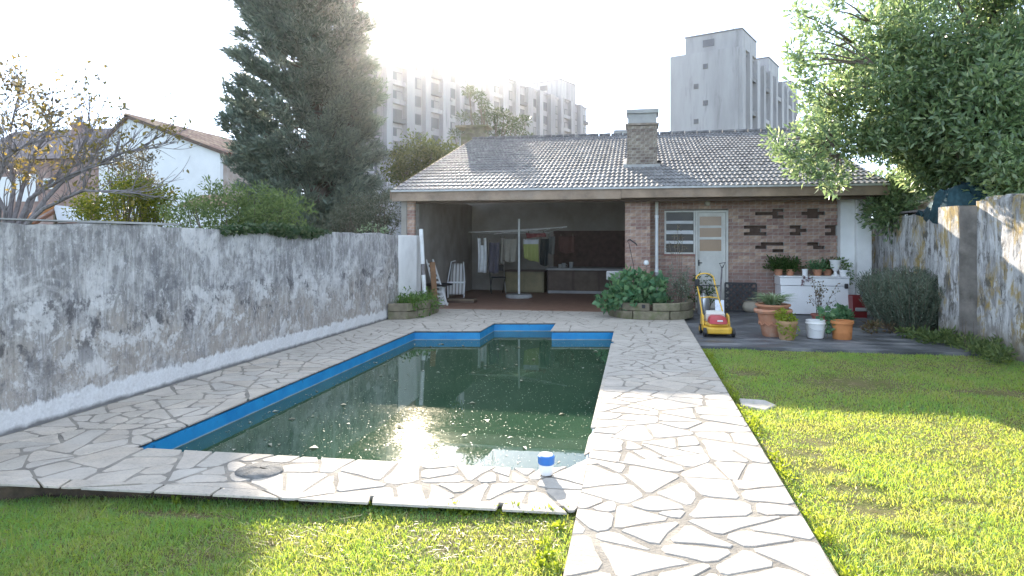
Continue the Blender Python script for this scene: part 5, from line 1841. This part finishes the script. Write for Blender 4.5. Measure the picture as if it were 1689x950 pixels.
crown_thing('olive_shrub', 'dull grey green shrub in shade below the conifer, beside the outbuilding', 'shrub', (*at(610, 395, 14.5).xy, -.4),
            np.vstack([blob(560, 315, 668, 392, 14, 15.6, 60, 18), blob(520, 340, 600, 392, 14.2, 15.2, 26, 19)]), 60, .24, (.08, .026), LM['olive'], 97, .04)
crown_thing('hedge', 'thick sunlit topped hedge behind the left slope of the tiled roof', 'hedge', (*at(690, 395, 20.5).xy, -.4),
            np.vstack([blob(640, 222, 735, 330, 19.8, 21.5, 70, 20), blob(700, 232, 770, 300, 20, 21.5, 35, 21)]), 70, .42, (.14, .05), LM['hedge'], 99, .07)
# little white-flowered shoots on the wall end
tc = np.array([tuple(at(u, v, 11.9)) for u, v in ((600, 378), (612, 374), (622, 376), (635, 380), (594, 382), (645, 381))])
tc[:, 0] = np.minimum(tc[:, 0], wl(11.9) - .06)
P_, d_ = clumps(tc, 22, .07, 101)
t = thing('creeper', 'small pale tipped creeper on the wall top near the outbuilding', 'creeper', (tc[0][0], 11.9, 1.6))
np_mesh('leaves', *leaves(P_, .05, .024, d_, .9, 102), LM['variegated'], t)
# ivy over the wall top
n_ = 1500
yy = 6.9 + 2.6 * rng.beta(1.6, 1.8, n_)
h_ = rng.random(n_)
xx = np.array([wl(y) for y in yy]) - .19 * rng.random(n_) + .02
zz = 1.63 + .07 * rng.random(n_) * np.sin((yy - 6.9) / 2.6 * 3.14)
k = rng.random(n_) < .45
dr = .10 * rng.random(n_) ** 1.6 * np.clip(np.sin(yy * 3.1) * .5 + .6, .1, 1)
zz = np.where(k, 1.63 - dr, zz)
xx = np.where(k, np.array([wl(y) for y in yy]) + .03 + .02 * rng.random(n_), xx)
t = thing('ivy', 'dark ivy draped over the top of the garden wall', 'ivy', (wl(8) - .08, 8.2, 1.6))
np_mesh('leaves', *leaves(np.column_stack([xx, yy, zz]), .06, .055, np.tile([[.5, 0, -.3]], (n_, 1)), 1.0, 104, .2), LM['ivy'], t)

# ---- grey-green bush by the right wall
sm = MB(); tips = []; tdir = []
r7 = random.Random(77)
for k in range(430):
    a_ = r7.uniform(0, 6.28); f = r7.random() ** .5
    bx, by = 4.47 + .26 * f * math.cos(a_), 12.4 + .75 * f * math.sin(a_)
    d = Vector((math.cos(a_) * f * .5, math.sin(a_) * f * .8, r7.uniform(.55, 1.1))).normalized()
    L = r7.uniform(.62, 1.12)
    pts = [Vector((bx, by, -.03))]
    for s_ in range(5):
        d = (d + Vector((0, 0, .10)) + Vector((r7.uniform(-.1, .1),) * 2 + (0,))).normalized()
        q_ = pts[-1] + d * L / 5
        q_.x = min(max(q_.x, 3.92), 4.83)
        pts.append(q_)
    sm.tube(pts, [.006, .005, .0045, .004, .003, .002], 4)
    for p_, q_ in zip(pts[1:-1], pts[2:]):
        tips += [p_.lerp(q_, t_) for t_ in (.0, .33, .66)]
        tdir += [(q_ - p_).normalized()] * 3
tips = np.repeat(np.array([tuple(p) for p in tips]), 9, 0); tdir = np.repeat(np.array([tuple(p) for p in tdir]), 9, 0)
tips += rng.normal(size=tips.shape) * .022
t = thing('bush', 'grey green rosemary like bush against the right boundary wall', 'bush', (4.45, 12.5, -.03))
np_mesh('foliage', *leaves(tips, .07, .013, tdir, 1.0, 111, 0, .1), LM['grey'], t)
sm.build('stems', M['twig'], t, world=True)
# fresh green weeds at its foot and along the wall
def ground_plants(name, label, pts, seed, leaf=(.09, .035), m='shrub', per=40, rad=.11, cat='plant'):
    pts = np.asarray(pts, float)
    P_, d_ = clumps(pts, per, rad, seed, .7)
    P_[:, 2] = np.maximum(P_[:, 2], -.13)
    t = thing(name, label, cat, (pts[:, 0].mean(), pts[:, 1].mean(), -.06))
    np_mesh('leaves', *leaves(P_, leaf[0], leaf[1], d_, .9, seed + 1, .2, .4), LM[m], t)
ground_plants('leafy_plant', 'dark leafy plant at the left foot of the grey bush', [(3.55 + rs.uniform(-.12, .15), 12.7 + rs.uniform(-.2, .2), .02 + rs.uniform(0, .22)) for _ in range(14)], 121, (.10, .06), 'bluegreen', 26, .1)
ground_plants('weed_patch', 'bright green weeds along the foot of the right wall beyond the buttress', [(4.1 + rs.uniform(0, .5), 11.0 + rs.uniform(-.5, .4), .0 + rs.uniform(-.03, .10)) for _ in range(26)], 123, (.09, .03), 'shrub', 34, .11, 'weeds')
ground_plants('weed_patch', 'low green weeds along the nearer boundary wall foot', [(4.62 + rs.uniform(-.22, .2), 10.6 - 1.5 * rs.random() ** 1.2, -.02 + rs.uniform(-.03, .12)) for _ in range(34)], 125, (.08, .028), 'shrub', 30, .11, 'weeds')
ground_plants('dry_plant', 'yellowing low plant at the front foot of the grey bush', [(3.95 + rs.uniform(-.25, .3), 11.75 + rs.uniform(-.12, .12), .0 + rs.uniform(0, .12)) for _ in range(9)], 127, (.07, .025), 'dry', 26, .09)
# twiggy dead stems by the near wall
sm = MB()
for k in range(7):
    stem(sm, (4.6 + rs.uniform(-.15, .15), 10.25 + rs.uniform(-.35, .25), -.08), (rs.uniform(-.2, .2), rs.uniform(-.2, .2), 1), rs.uniform(.25, .5), .006, 5, .15, rs)
t = thing('dead_stalks', 'few dry upright stalks at the foot of the near wall', 'stalks', (4.6, 10.2, -.08))
sm.build('stems', M['bark'], t, world=True)
# low weeds under the deck edge on the near lawn
pts = [(x, 3.575 + (x + 3.66) * .0494 - rs.uniform(.0, .07), float(near_z(x)) + rs.uniform(-.03, .012)) for x in [-2.0 + 1.65 * rs.random() ** .7 for _ in range(45)] + [rs.uniform(-3.0, -2.5) for _ in range(8)]]
pts += [(-.36 - rs.uniform(0, .10), rs.uniform(2.4, 3.65), -.05 + rs.uniform(0, .035)) for _ in range(16)]
ground_plants('edge_weeds', 'strip of small leafed weeds along the flagstone edge of the near lawn', pts, 131, (.028, .016), 'lime', 50, .042, 'weeds')
pts = [(.93 + rs.uniform(0, .05), rs.uniform(2.4, 9.6), -.06 + rs.uniform(0, .03)) for _ in range(60)]
ground_plants('edge_weeds', 'thin line of small weeds where the right lawn meets the path', pts, 133, (.026, .013), 'lime', 34, .05, 'weeds')

# ---- araucaria-like tree beyond the roof
cc = np.array([tuple(at(u, v, 30 + rs.uniform(-1, 1))) for u, v in ((776, 152), (785, 156), (794, 162), (800, 172), (799, 184), (790, 192), (778, 194), (764, 193), (772, 150), (803, 196), (812, 190), (822, 186), (832, 188), (840, 196), (846, 203), (858, 199), (868, 199), (850, 212), (862, 220), (872, 226), (800, 208), (788, 214), (775, 216), (762, 216), (818, 204), (828, 212), (838, 220), (812, 220), (796, 226), (780, 228), (750, 222))])
crown_thing('evergreen_tree', 'dark tiered tree with curling top beyond the tiled roof ridge', 'tree', (*at(806, 395, 30).xy, -.4), cc, 70, .27, (.20, .06), leafmat('tiered_leaves', [(0, (.04, .06, .03)), (1, (.09, .11, .055))], .3), 141, .09)

# ================================================================== LAWN GRASS
def in_box(P_):
    return P_
def grass(name, label, parts, seed):
    Vs = []
    r = np.random.default_rng(seed)
    def field(x, y, s, sd):
        # cheap smooth noise from a few sines
        q = np.random.default_rng(sd)
        f = np.zeros_like(x)
        for k in range(7):
            a = q.uniform(0, 6.28); w = s * q.uniform(.6, 2.2)
            f += np.sin((x * math.cos(a) + y * math.sin(a)) * w + q.uniform(0, 6.28))
        return f / 3.2
    out = []
    for (x0, x1, y0, y1, dens, base, hh, ok, wd) in parts:
        n = int((x1 - x0) * (y1 - y0) * dens)
        x, y = r.uniform(x0, x1, n), r.uniform(y0, y1, n)
        f = np.clip(field(x, y, 2.6, 5) + .5 * field(x, y, 9, 6), -1, 1)
        bare = np.zeros(n)
        for (bx, by, rx, ry) in BARE:
            bare = np.maximum(bare, 1.25 - np.sqrt(((x - bx) / rx) ** 2 + ((y - by) / ry) ** 2))
        bare = np.clip(bare + .25 * f, 0, 1)
        keep = ok(x, y) & (r.random(n) > bare * .93) & (r.random(n) < .80 + .2 * f)
        x, y, f = x[keep], y[keep], f[keep]
        n = len(x)
        a = r.uniform(0, 6.28, n)
        lean = r.uniform(.15, .9, n)
        d = np.column_stack([np.cos(a) * lean, np.sin(a) * lean, np.ones(n)])
        d /= np.linalg.norm(d, axis=1)[:, None]
        L = hh * r.uniform(.4, 1.25, n) * np.clip(1 + .4 * f, .65, 1.6) * (1 - .55 * bare[keep])
        P_ = np.column_stack([x, y, (near_z(x) if base is None else np.full(n, base)) - .006])
        V, F = blades(P_, L, wd, d, seed + 3, .35)
        out.append((V, F))
    V, F = cat2(*out)
    m = NT(name + '_blades')
    isl = m.island()
    c1 = m.ramp(isl, [(0, (.08, .26, .11)), (.5, (.12, .36, .14)), (.9, (.19, .40, .15)), (1, (.36, .36, .2))])
    c2 = m.ramp(isl, [(0, (.11, .27, .10)), (.6, (.19, .35, .14)), (1, (.38, .37, .22))])
    col = m.mix(m.ramp(m.noise(1.7, 5, .65), [(.42, 0.), (.64, 1.)]), c1, c2)
    m.done(col, .5, Specular_IOR_Level=.3)
    tr_ = m.n('ShaderNodeBsdfTranslucent')
    tcol = m.mix(m.ramp(m.noise(1.7, 5, .65), [(.42, 0.), (.64, 1.)]), m.ramp(isl, [(0, (.46, .64, .05)), (.9, (.72, .80, .08)), (1, (.80, .70, .28))]), m.ramp(isl, [(0, (.62, .66, .06)), (.6, (.80, .78, .12)), (1, (.82, .70, .3))]))
    m.t.links.new(tcol, tr_.inputs[0])
    mx = m.n('ShaderNodeMixShader'); mx.inputs[0].default_value = .55
    m.t.links.new(m.b.outputs[0], mx.inputs[1]); m.t.links.new(tr_.outputs[0], mx.inputs[2]); m.t.links.new(mx.outputs[0], m.out.inputs[0])
    o = np_mesh(name, V, F, m.m)
    print(name, len(F) // 2, 'blades')
    return tag(o, label, 'grass', kind='stuff')
BARE = [(2.35, 7.85, .75, .55), (3.6, 7.6, .5, .22), (1.3, 8.2, .25, .25), (1.35, 5.5, .22, .12), (1.2, 5.2, .25, .12), (1.25, 4.85, .2, .1), (1.35, 4.5, .22, .10), (1.35, 4.2, .2, .14), (1.42, 3.85, .12, .05), (1.45, 3.4, .16, .09), (1.55, 3.25, .14, .06),
        (-2.6, 3.42, .45, .05), (-.95, 3.2, .10, .06), (1.9, 4.4, .15, .06)]
tt = lambda x, y: (x > -9)
grass('lawn_grass', 'bright mown grass of the right lawn beside the flagstone path',
      [(.895, 3.6, 2.3, 4.2, 14000, LAWN_Z, .046, tt, .0034), (.895, 4.84, 4.2, 6.5, 9500, LAWN_Z, .048, tt, .0044), (.895, 4.84, 6.5, 9.92, 5500, LAWN_Z, .050, tt, .0060)], 201)
dk = lambda x, y: (y < 3.585 + (x + 3.66) * .0494)
grass('near_grass', 'longer tousled grass of the near lawn below the pool deck',
      [(-4.7, -.33, 2.2, 3.72, 17000, None, .050, dk, .0034)], 211)
for nm_, (x0, x1, y0, y1, dn, zb) in (('lawn_thatch', (.9, 4.84, 3.2, 9.9, 500, LAWN_Z)), ('near_thatch', (-4.7, -.33, 2.4, 3.6, 1100, None))):
    n_ = int((x1 - x0) * (y1 - y0) * dn)
    x, y = rng.uniform(x0, x1, n_), rng.uniform(y0, y1, n_)
    if zb is None:
        k_ = dk(x, y); x, y = x[k_], y[k_]; n_ = len(x)
    a_ = rng.uniform(0, 6.28, n_)
    V, F = blades(np.column_stack([x, y, near_z(x) + .004 if zb is None else np.full(n_, zb + .004)]), .04, .005, np.column_stack([np.cos(a_), np.sin(a_), rng.uniform(.05, .5, n_)]), 216, .2)
    tag(np_mesh(nm_, V, F, leafmat('thatch', [(0, (.16, .12, .06)), (.6, (.30, .25, .12)), (1, (.42, .37, .2))], .2)), 'dry straw coloured thatch lying among the grass', 'thatch', kind='stuff')
# long flattened blades in the shaded part
n_ = 420
x, y = rng.uniform(-4.3, -1.6, n_), rng.uniform(2.6, 3.35, n_)
a_ = rng.uniform(0, 6.28, n_)
V, F = blades(np.column_stack([x, y, near_z(x)]), .16, .006, np.column_stack([np.cos(a_), np.sin(a_), rng.uniform(.25, .8, n_)]), 215, .5)
tag(np_mesh('long_grass', V, F, LM['lime']), 'long bent grass blades lying across the shaded near lawn', 'grass', kind='stuff')

# ================================================================== NEIGHBOURS
# ---- tiled lean-to roof beyond the right wall
lt = thing('tiled_roof', 'small wavy tiled roof in sunlight just over the right wall', 'roof', (5.1, 13.3, 1.96))
tpale = mat('pale_clay_tile', (.36, .27, .19), .7, .2, 10, .3, orand=.2)
me2 = bpy.data.meshes.new('tile')
b = MB()
for i in range(9):
    t_ = i / 8
    for j, (yy, lf) in enumerate(((0, .03), (.36, 0))):
        b.v.append((t_ * .19, yy, lf + .045 * math.sin(t_ * 2 * math.pi)))
for i in range(9):
    x_, y_, z_ = b.v[2 * i]
    b.v.append((x_, y_, z_ - .03))
b.f = [(2 * i, 2 * i + 2, 2 * i + 3, 2 * i + 1) for i in range(8)] + [(2 * i, 18 + i, 19 + i, 2 * i + 2) for i in range(8)]
me2.from_pydata(b.v, [], b.f); me2.materials.append(tpale)
me2.polygons.foreach_set('use_smooth', [True] * 16)
me2.set_sharp_from_angle(angle=R(50))
for r_ in range(9):
    for c_ in range(8):
        o = bpy.data.objects.new('tile', me2); COL.objects.link(o); o.parent = lt
        o.location = (.02 + c_ * .187, r_ * .32, .02 + r_ * .32 * math.tan(R(11)))
        o.rotation_euler = (R(9), 0, 0)
MB().extrude([(.02, .03, -.03), (.02, 2.9, -.03 + 2.87 * math.tan(R(11))), (.02, 2.9, -.09 + 2.87 * math.tan(R(11))), (.02, .03, -.09)], (1.48, 0, 0)).build('deck', M['ceiling_wood'], lt)
MB().box(.06, 1.45, .15, 2.8, -2.3, -.07).build('wall', M['plaster'], lt)
# teal shade cloth lumped over something behind the wall
p = at(1600, 330, 12.0)
t = thing('shade_cloth', 'teal netting heaped over shrubs behind the buttress', 'netting', (p.x, 12.0, 1.4))
b = MB()
r8 = random.Random(8)
for i in range(13):
    for j in range(13):
        f, g = i / 12 * 2 - 1, j / 12 * 2 - 1
        rr_ = min(1, math.hypot(f, g))
        b.v.append((f * .58 + r8.uniform(-.05, .05), g * .5, .45 + .55 * math.sqrt(max(0, 1 - rr_ ** 2)) + .09 * math.sin(f * 7 + g * 3) + r8.uniform(-.07, .07)))
for i in range(12):
    for j in range(12):
        b.f.append((i * 13 + j, i * 13 + 13 + j, i * 13 + 14 + j, i * 13 + j + 1))
b.build('net', mat('teal_netting', (.025, .065, .08), .9, .3, 16, .8, 80), t, True, solid=.01)
MB().box(-.45, .45, -.35, .35, -1.7, .6).build('stack', M['dark_wood'], t)

# ---- white gabled house
HY = 30.0
def hp(u, v, y=HY): return at(u, v, y)
ap, ll, rr_ = hp(212, 192), hp(163, 241), hp(363, 249)
hs = thing('gabled_house', 'white gable ended house with a brown tiled roof', 'house', (hp(270, 395).x, 33, -.4))
HD = 8.2
wp = mat('white_render', (.68, .69, .70), .9, .05, 1.2, .1, stain=(.55, .55, .55), stain_amt=.3)
MB().extrude([(ll.x, HY, -.4), (rr_.x, HY, -.4), (rr_.x, HY, rr_.z - .05), (ap.x, HY, ap.z - .05), (ll.x, HY, ll.z - .05)], (0, .25, 0)).build('gable_wall', wp, hs, world=True)
MB().box(rr_.x - .25, rr_.x, HY + .26, HY + HD, -.4, rr_.z - .1).build('brick_wall', mat('house_brick', (.36, .29, .25), .9, .2, 3, .2, stain=(.45, .40, .36), stain_amt=.6), hs, world=True)
MB().box(rr_.x - .245, rr_.x + .02, HY + .1, HY + HD, -.4, hp(380, 326, 33).z).build('plaster_base', wp, hs, world=True)
MB().box(ll.x, ll.x + .2, HY + .26, HY + HD, -.4, ll.z - .1).build('far_wall', wp, hs, world=True)
hr = MB().extrude([(ap.x, HY - .15, ap.z - .02), (rr_.x + .35, HY - .15, rr_.z - .16), (rr_.x + .35, HY - .15, rr_.z - .24), (ap.x, HY - .15, ap.z - .12)], (0, HD + .3, 0)).extrude([(ap.x, HY - .15, ap.z - .02), (ap.x, HY - .15, ap.z - .12), (ll.x - .3, HY - .15, ll.z - .36), (ll.x - .3, HY - .15, ll.z - .26)], (0, HD + .3, 0)).build('roof', mat('house_roof_under', (.22, .15, .11), .8), hs, world=True)
rt = mat('house_tile', (.34, .22, .15), .8, .2, 5, .2, orand=.28, stain=(.42, .33, .26), stain_amt=.5)
dv = Vector((rr_.x + .42 - ap.x, 0, rr_.z - .17 - ap.z)); Lr = dv.length; dv /= Lr
nr_, ncx = 11, 24
bme = bpy.data.meshes.new('tile')
b = MB()
for i in range(7):
    t_ = i / 6 * math.pi
    for f in (0, 1):
        b.v.append((f * (Lr / nr_ + .04), -.17 * math.cos(t_), .10 * math.sin(t_) + (.03 if f else 0.05)))
b.f = [(2 * i, 2 * i + 1, 2 * i + 3, 2 * i + 2) for i in range(6)]
bme.from_pydata(b.v, [], b.f); bme.materials.append(rt)
ry = math.atan2(-dv.z, dv.x)
for i in range(nr_):
    for j in range(ncx):
        o = bpy.data.objects.new('tile', bme); COL.objects.link(o); o.parent = hr
        q_ = Vector((ap.x, HY - .1 + j * (HD + .2) / ncx + .17, ap.z - .0)) + dv * (i * Lr / nr_)
        o.location = q_ - Vector(hs.location); o.rotation_euler = (0, ry, 0)
MB().tube([(ap.x, HY - .2, ap.z + .03), (ap.x, HY + HD + .15, ap.z + .03)], .12, 8).build('ridge', rt, hs, world=True)
MB().extrude([(ap.x, HY - .2, ap.z + .06), (rr_.x + .4, HY - .2, rr_.z - .08), (rr_.x + .4, HY - .2, rr_.z - .24), (ap.x, HY - .2, ap.z - .10)], (0, .12, 0)).extrude([(ap.x, HY - .2, ap.z + .06), (ap.x, HY - .2, ap.z - .10), (ll.x - .3, HY - .2, ll.z - .36), (ll.x - .3, HY - .2, ll.z - .2)], (0, .12, 0)).build('verge', M['dark_wood'], hs, world=True)
wy = HY + 4.2
wo = MB().box(rr_.x, rr_.x + .05, wy, wy + 1.9, rr_.z - 1.35, rr_.z - .35).build('window', M['bark'], hs, world=True)
o = MB().box(rr_.x + .045, rr_.x + .06, wy + .1, wy + .9, rr_.z - 1.27, rr_.z - .43).box(rr_.x + .045, rr_.x + .06, wy + 1.0, wy + 1.8, rr_.z - 1.27, rr_.z - .43).build('pane', mat('pale_glass', (.25, .28, .32), .15, .2, 1, 0), wo); o.location = -Vector(hs.location)
a, c = hp(293, 321, 28), hp(345, 330, 28)
t = thing('lean_to', 'low brownish lean-to roof at the foot of the white gable', 'shed', ((a.x + c.x) / 2, 28.5, -.4))
MB().extrude([(a.x, 28, c.z - .2), (a.x, 29.8, a.z + .1), (a.x, 29.8, a.z), (a.x, 28, c.z - .3)], (c.x - a.x + 1, 0, 0)).build('roof', rt, t, world=True)
MB().box(a.x + .1, c.x + .8, 28.3, 29.7, -.4, c.z - .12).build('wall', wp, t, world=True)

# ---- brick house far left with chimney
Y2 = 36.0
a, c = at(-40, 212, Y2), at(158, 212, Y2)
b2 = thing('brick_house', 'reddish brick house with dull tiled roof and chimney behind the bare tree', 'house', ((a.x + c.x) / 2, 39, -.4))
bm_ = mat('far_brick', (.28, .19, .165), .9, .2, 2, .2, stain=(.36, .29, .26), stain_amt=.6)
e0 = at(0, 262, Y2 - .1).z
MB().box(a.x, c.x, Y2, Y2 + 6, -.4, e0).build('wall', bm_, b2, world=True)
rf = MB().extrude([(a.x - .3, Y2 - .4, e0 - .1), (a.x - .3, Y2 + 3, a.z + .3), (a.x - .3, Y2 + 6.4, e0 - .1)], (c.x - a.x + .6, 0, 0)).build('roof', mat('far_roof', (.20, .165, .16), .85, .2, 3, .4, 8, stain=(.27, .22, .2), stain_amt=.6), b2, world=True)
q0, q1 = at(121, 226, 38), at(137, 202, 38)
o = MB().box(q0.x, q1.x, 37.8, 38.5, q0.z - 1, q1.z).box(q0.x - .06, q1.x + .06, 37.74, 38.56, q1.z - .25, q1.z - .08).build('chimney', bm_, rf); o.location = -Vector(b2.location)
o = MB().lathe([(.18, 0), (.2, .05), (.15, .3), (.24, .32), (.24, .38), (.1, .40)], 12, ((q0.x + q1.x) / 2, 38.1, q1.z)).build('chimney_pot', mat('blue_grey_pot', (.13, .16, .22), .6), rf); o.location = -Vector(b2.location)
for u0, v0, u1, v1 in ((-6, 292, 20, 340), (26, 288, 62, 332)):
    q0, q1 = at(u0, v0, Y2 - .05), at(u1, v1, Y2 - .05)
    MB().box(q0.x, q1.x, Y2 - .06, Y2 - .002, q1.z, q0.z).build('white_panel', wp, b2, world=True)
q0, q1 = at(74, 297, Y2 - .05), at(88, 309, Y2 - .05)
wo = MB().box(q0.x - .1, q1.x + .1, Y2 - .07, Y2 - .002, q1.z - .1, q0.z + .1).build('window', M['white_paint'], b2, world=True)
o = MB().box(q0.x, q1.x, Y2 - .085, Y2 - .06, q1.z, q0.z).build('pane', mat('teal_glass', (.12, .22, .24), .1), wo); o.location = -Vector(b2.location)
# gabled dormer end at extreme left
q0, q1 = at(8, 228, 34), at(40, 196, 34)
# orange framed awning with a translucent sheet behind the wall
a, c, e = at(42, 362, 11), at(88, 338, 12.2), at(150, 362, 12.4)
t = thing('awning', 'orange edged garden awning with a translucent sheet behind the wall', 'awning', (c.x, 11.6, -.4))
MB().bar(a, c, .06, .11).build('orange_beam', mat('orange_timber', (.55, .22, .05), .6, .15, 6, .1), t, world=True)
MB().bar(a + Vector((.06, .1, -.1)), c + Vector((0, .05, -.13)), .04, .06).build('lower_beam', mat('brown_timber', (.22, .08, .03), .6, .15, 6, .1), t, world=True)
MB().extrude([c, at(128, 342, 12.6), e, at(95, 366, 12.0)], (0, .02, -.02)).build('sheet', mat('milky_sheet', (.55, .58, .60), .35, .1, 2, .1), t, world=True)
for p_ in (a, c, e):
    MB().bar((p_.x, p_.y + .05, -.4), (p_.x, p_.y + .05, p_.z - .05), .05, .05).build('post', M['dark_wood'], t, world=True)

# ---- two apartment slabs far behind
TH = R(23.3)
E1, E2 = Vector((math.sin(TH), math.cos(TH), 0)), Vector((-math.cos(TH), math.sin(TH), 0))
twm = NT('tower_concrete')
_x, _y, _z = twm.xyz()
tc_ = twm.ramp(twm.noise(1, 5, .6, twm.map((.35, .35, .06))), [(.35, (.25, .245, .25)), (.6, (.33, .325, .33))])
tc_ = twm.mix(twm.ramp(twm.noise(1, 6, .7, twm.map((.9, .9, .12), (4, 1, 0))), [(.54, 0.), (.68, .55)]), tc_, (.12, .117, .12))
TWM = twm.done(tc_, .9)
TWD = mat('tower_dark_concrete', (.14, .138, .14), .9, .15, .4, 0)
TGL = mat('tower_window', (.08, .083, .095), .35, .3, .3, 0)
TSH = mat('tower_shutter', (.25, .245, .235), .7, .15, .3, 0)


def tower(name, label, u_c, depth, z_top, left_len, bays, bay_w, pent, seed, front_windows=()):
    xc = (u_c - CX) / FPX
    O = Vector((depth * (-SA + xc * CA), depth * (CA + xc * SA), 0))
    t = thing(name, label, 'apartment block', (O.x, O.y, -.4))
    rr = random.Random(seed)
    def Wd(a, b, z): return O + E1 * a + E2 * b + Vector((0, 0, z))
    def lbox(mb, a0, a1, b0, b1, z0, z1):
        return mb.extrude([Wd(a0, b0, z0), Wd(a1, b0, z0), Wd(a1, b1, z0), Wd(a0, b1, z0)], (0, 0, z1 - z0))
    Ltot = bays * bay_w
    lbox(MB(), 0, Ltot, 0.6, left_len, -.4, z_top).build('body', TWM, t, world=True)
    # front panel (end face)
    lbox(MB(), -.12, 0, 0.35, left_len + .1, -.4, z_top + .3).build('end_wall', TWM, t, world=True)
    for k in range(bays):
        a0 = k * bay_w
        off = .0
        # projecting white fin wall and slab parapet
        fw = bay_w * (.42 if k % 2 == 0 else .30)
        lbox(MB(), a0 + .02, a0 + fw, -.25 + off, .598, -.4, z_top + .35).build('wall_pier', TWM, t, world=True)
        z = 11.0
        while z < z_top - 2.0:
            x0, x1 = a0 + fw + .25, a0 + bay_w - .25
            wob = rr.random()
            w = lbox(MB(), x0, x1, .50, .597, z, z + 1.7).build('window', TWD, t, world=True)
            o = lbox(MB(), x0 + .1, x0 + (x1 - x0) * (.5 if wob < .7 else .9), .44, .499, z + .12, z + 1.55).build('pane', TGL, w); o.location = -Vector(t.location)
            if wob < .5:
                o = lbox(MB(), x0 + (x1 - x0) * .52, x1 - .1, .45, .499, z + .12, z + 1.55).build('shutter', TSH, w); o.location = -Vector(t.location)
            if k % 2 == 1 and wob < .75:
                lbox(MB(), x0 - .1, x1 + .1, -.15, .43, z - .45, z + .25).build('balcony', TWM if wob < .45 else TWD, t, world=True)
            elif wob > .85:
                lbox(MB(), x0 + .3, x0 + 1.0, .1, .49, z - .5, z - .05).build('air_conditioner', TSH, t, world=True)
            z += 2.8
    lbox(MB(), -.05, Ltot, .3, left_len, z_top, z_top + .4).build('parapet', TWM, t, world=True)
    for (a0, a1, b0, b1, h) in pent:
        p_ = lbox(MB(), a0, a1, b0, b1, z_top + .41, z_top + h).build('roof_house', TWM, t, world=True)
        o = lbox(MB(), a0 - .1, a1 + .1, b0 - .1, b1 + .1, z_top + h + .01, z_top + h + .2).build('roof_slab', TWD, p_); o.location = -Vector(t.location)
        o = lbox(MB(), a0 - .06, a0 - .01, (b0 + b1) / 2 - .2, (b0 + b1) / 2 + 1.6, z_top + h - 1.9, z_top + h - .8).build('opening', TGL, p_); o.location = -Vector(t.location)
    for (bb, zz) in front_windows:
        w = lbox(MB(), -.20, -.121, bb, bb + .75, zz, zz + .8).build('window', TWD, t, world=True)
        o = lbox(MB(), -.23, -.201, bb + .1, bb + .65, zz + .1, zz + .7).build('pane', TGL, w); o.location = -Vector(t.location)
    return t, Wd
# right block: near corner at u 1222
tR, WR = tower('apartment_block', 'grey white apartment block standing alone right of the chimney', 1222, 103, 31.0, 11.2, 10, 4.6,
               [(.3, 9, -.1, 8.9, 3.1), (19, 27, .2, 5, 2.9), (38, 44, .2, 5, 2.4)], 3,
               [(b_, z_) for b_, z_ in ((5.1, 28.6), (6.6, 25.6), (5.1, 22.8), (6.6, 20.0), (5.1, 17.2))])
tL, WL = tower('apartment_block', 'long stepped white apartment block half hidden by the conifer', 600, 94, 31.0, 11.0, 16, 4.29,
               [(8.0, 16.5, .0, 9, 2.5), (34.7, 39.9, .0, 8, 3.6), (56, 62.5, .0, 7, 4.2)], 4)
def mast(T, Wd, a, b, z0, h, label, dish=()):
    p = Wd(a, b, z0)
    t = thing('antenna', label, 'antenna', p)
    MB().tube([(0, 0, 0), (0, 0, h)], .06, 6).build('mast', M['bark_grey'], t)
    for k in range(4):
        MB().bar((-.7 + .1 * k, 0, h - .5 - .5 * k), (.7 - .1 * k, 0, h - .5 - .5 * k), .05, .05).build('element', M['bark_grey'], t)
mast(tR, WR, 3, 2, 34.3, 2.0, 'short antenna on top of the lone right apartment block')
mast(tR, WR, 21, 2, 34.0, 7.5, 'tall lattice antenna on right apartment block lower roof house')
mast(tL, WL, 35.5, 3, 34.8, 6.0, 'tall thin antenna on the long stepped apartment block')
for k, (a, b) in enumerate(((35.5, .6), (38.5, .4), (27, .8))):
    p = WL(a, b, 34.8 if k < 2 else 31.4)
    t = thing('satellite_dish', ('dark dish above the middle roof house, the nearer one', 'dark dish above the middle roof house at its corner', 'dark dish on the parapet left of the middle roof house')[k], 'satellite dish', p, 0, 'dishes on the apartment roof')
    MB().lathe([(0, 0), (.35, .05), (.55, .2), (.56, .22), (.3, .08)], 14, (0, 0, .6)).build('bowl', M['bark'], t, True)
    MB().tube([(0, 0, 0), (0, 0, .62)], .05, 6).build('stand', M['bark'], t)
# pale flat block peeping over the ridge left of the chimney
a, c = at(1015, 230, 45), at(1042, 214, 45)
t = thing('pale_block', 'pale flat topped building peeping over the ridge beside the chimney', 'building', ((a.x + c.x) / 2, 46, -.4))
MB().box(a.x, c.x, 45, 48, -.4, c.z - .15).build('wall', wp, t, world=True)
MB().box(a.x - .1, c.x + .1, 44.9, 48.1, c.z - .145, c.z).build('roof', TWM, t, world=True)

# ================================================================== AIR
hz = MB().box(-310, 310, -210, 360, -1.6, 40.5).build('haze', None)
hm = bpy.data.materials.new('haze_air')
hm.use_nodes = True
ht = hm.node_tree
ht.nodes.remove(ht.nodes['Principled BSDF'])
pv = ht.nodes.new('ShaderNodeVolumePrincipled')
pv.inputs['Color'].default_value = (.95, .96, 1, 1)
pv.inputs['Density'].default_value = HAZE_D
pv.inputs['Anisotropy'].default_value = HAZE_G
ht.links.new(pv.outputs[0], ht.nodes['Material Output'].inputs['Volume'])
hz.data.materials.append(hm)
tag(hz, 'thin bright air between the camera and the far apartment blocks', 'haze', kind='stuff')
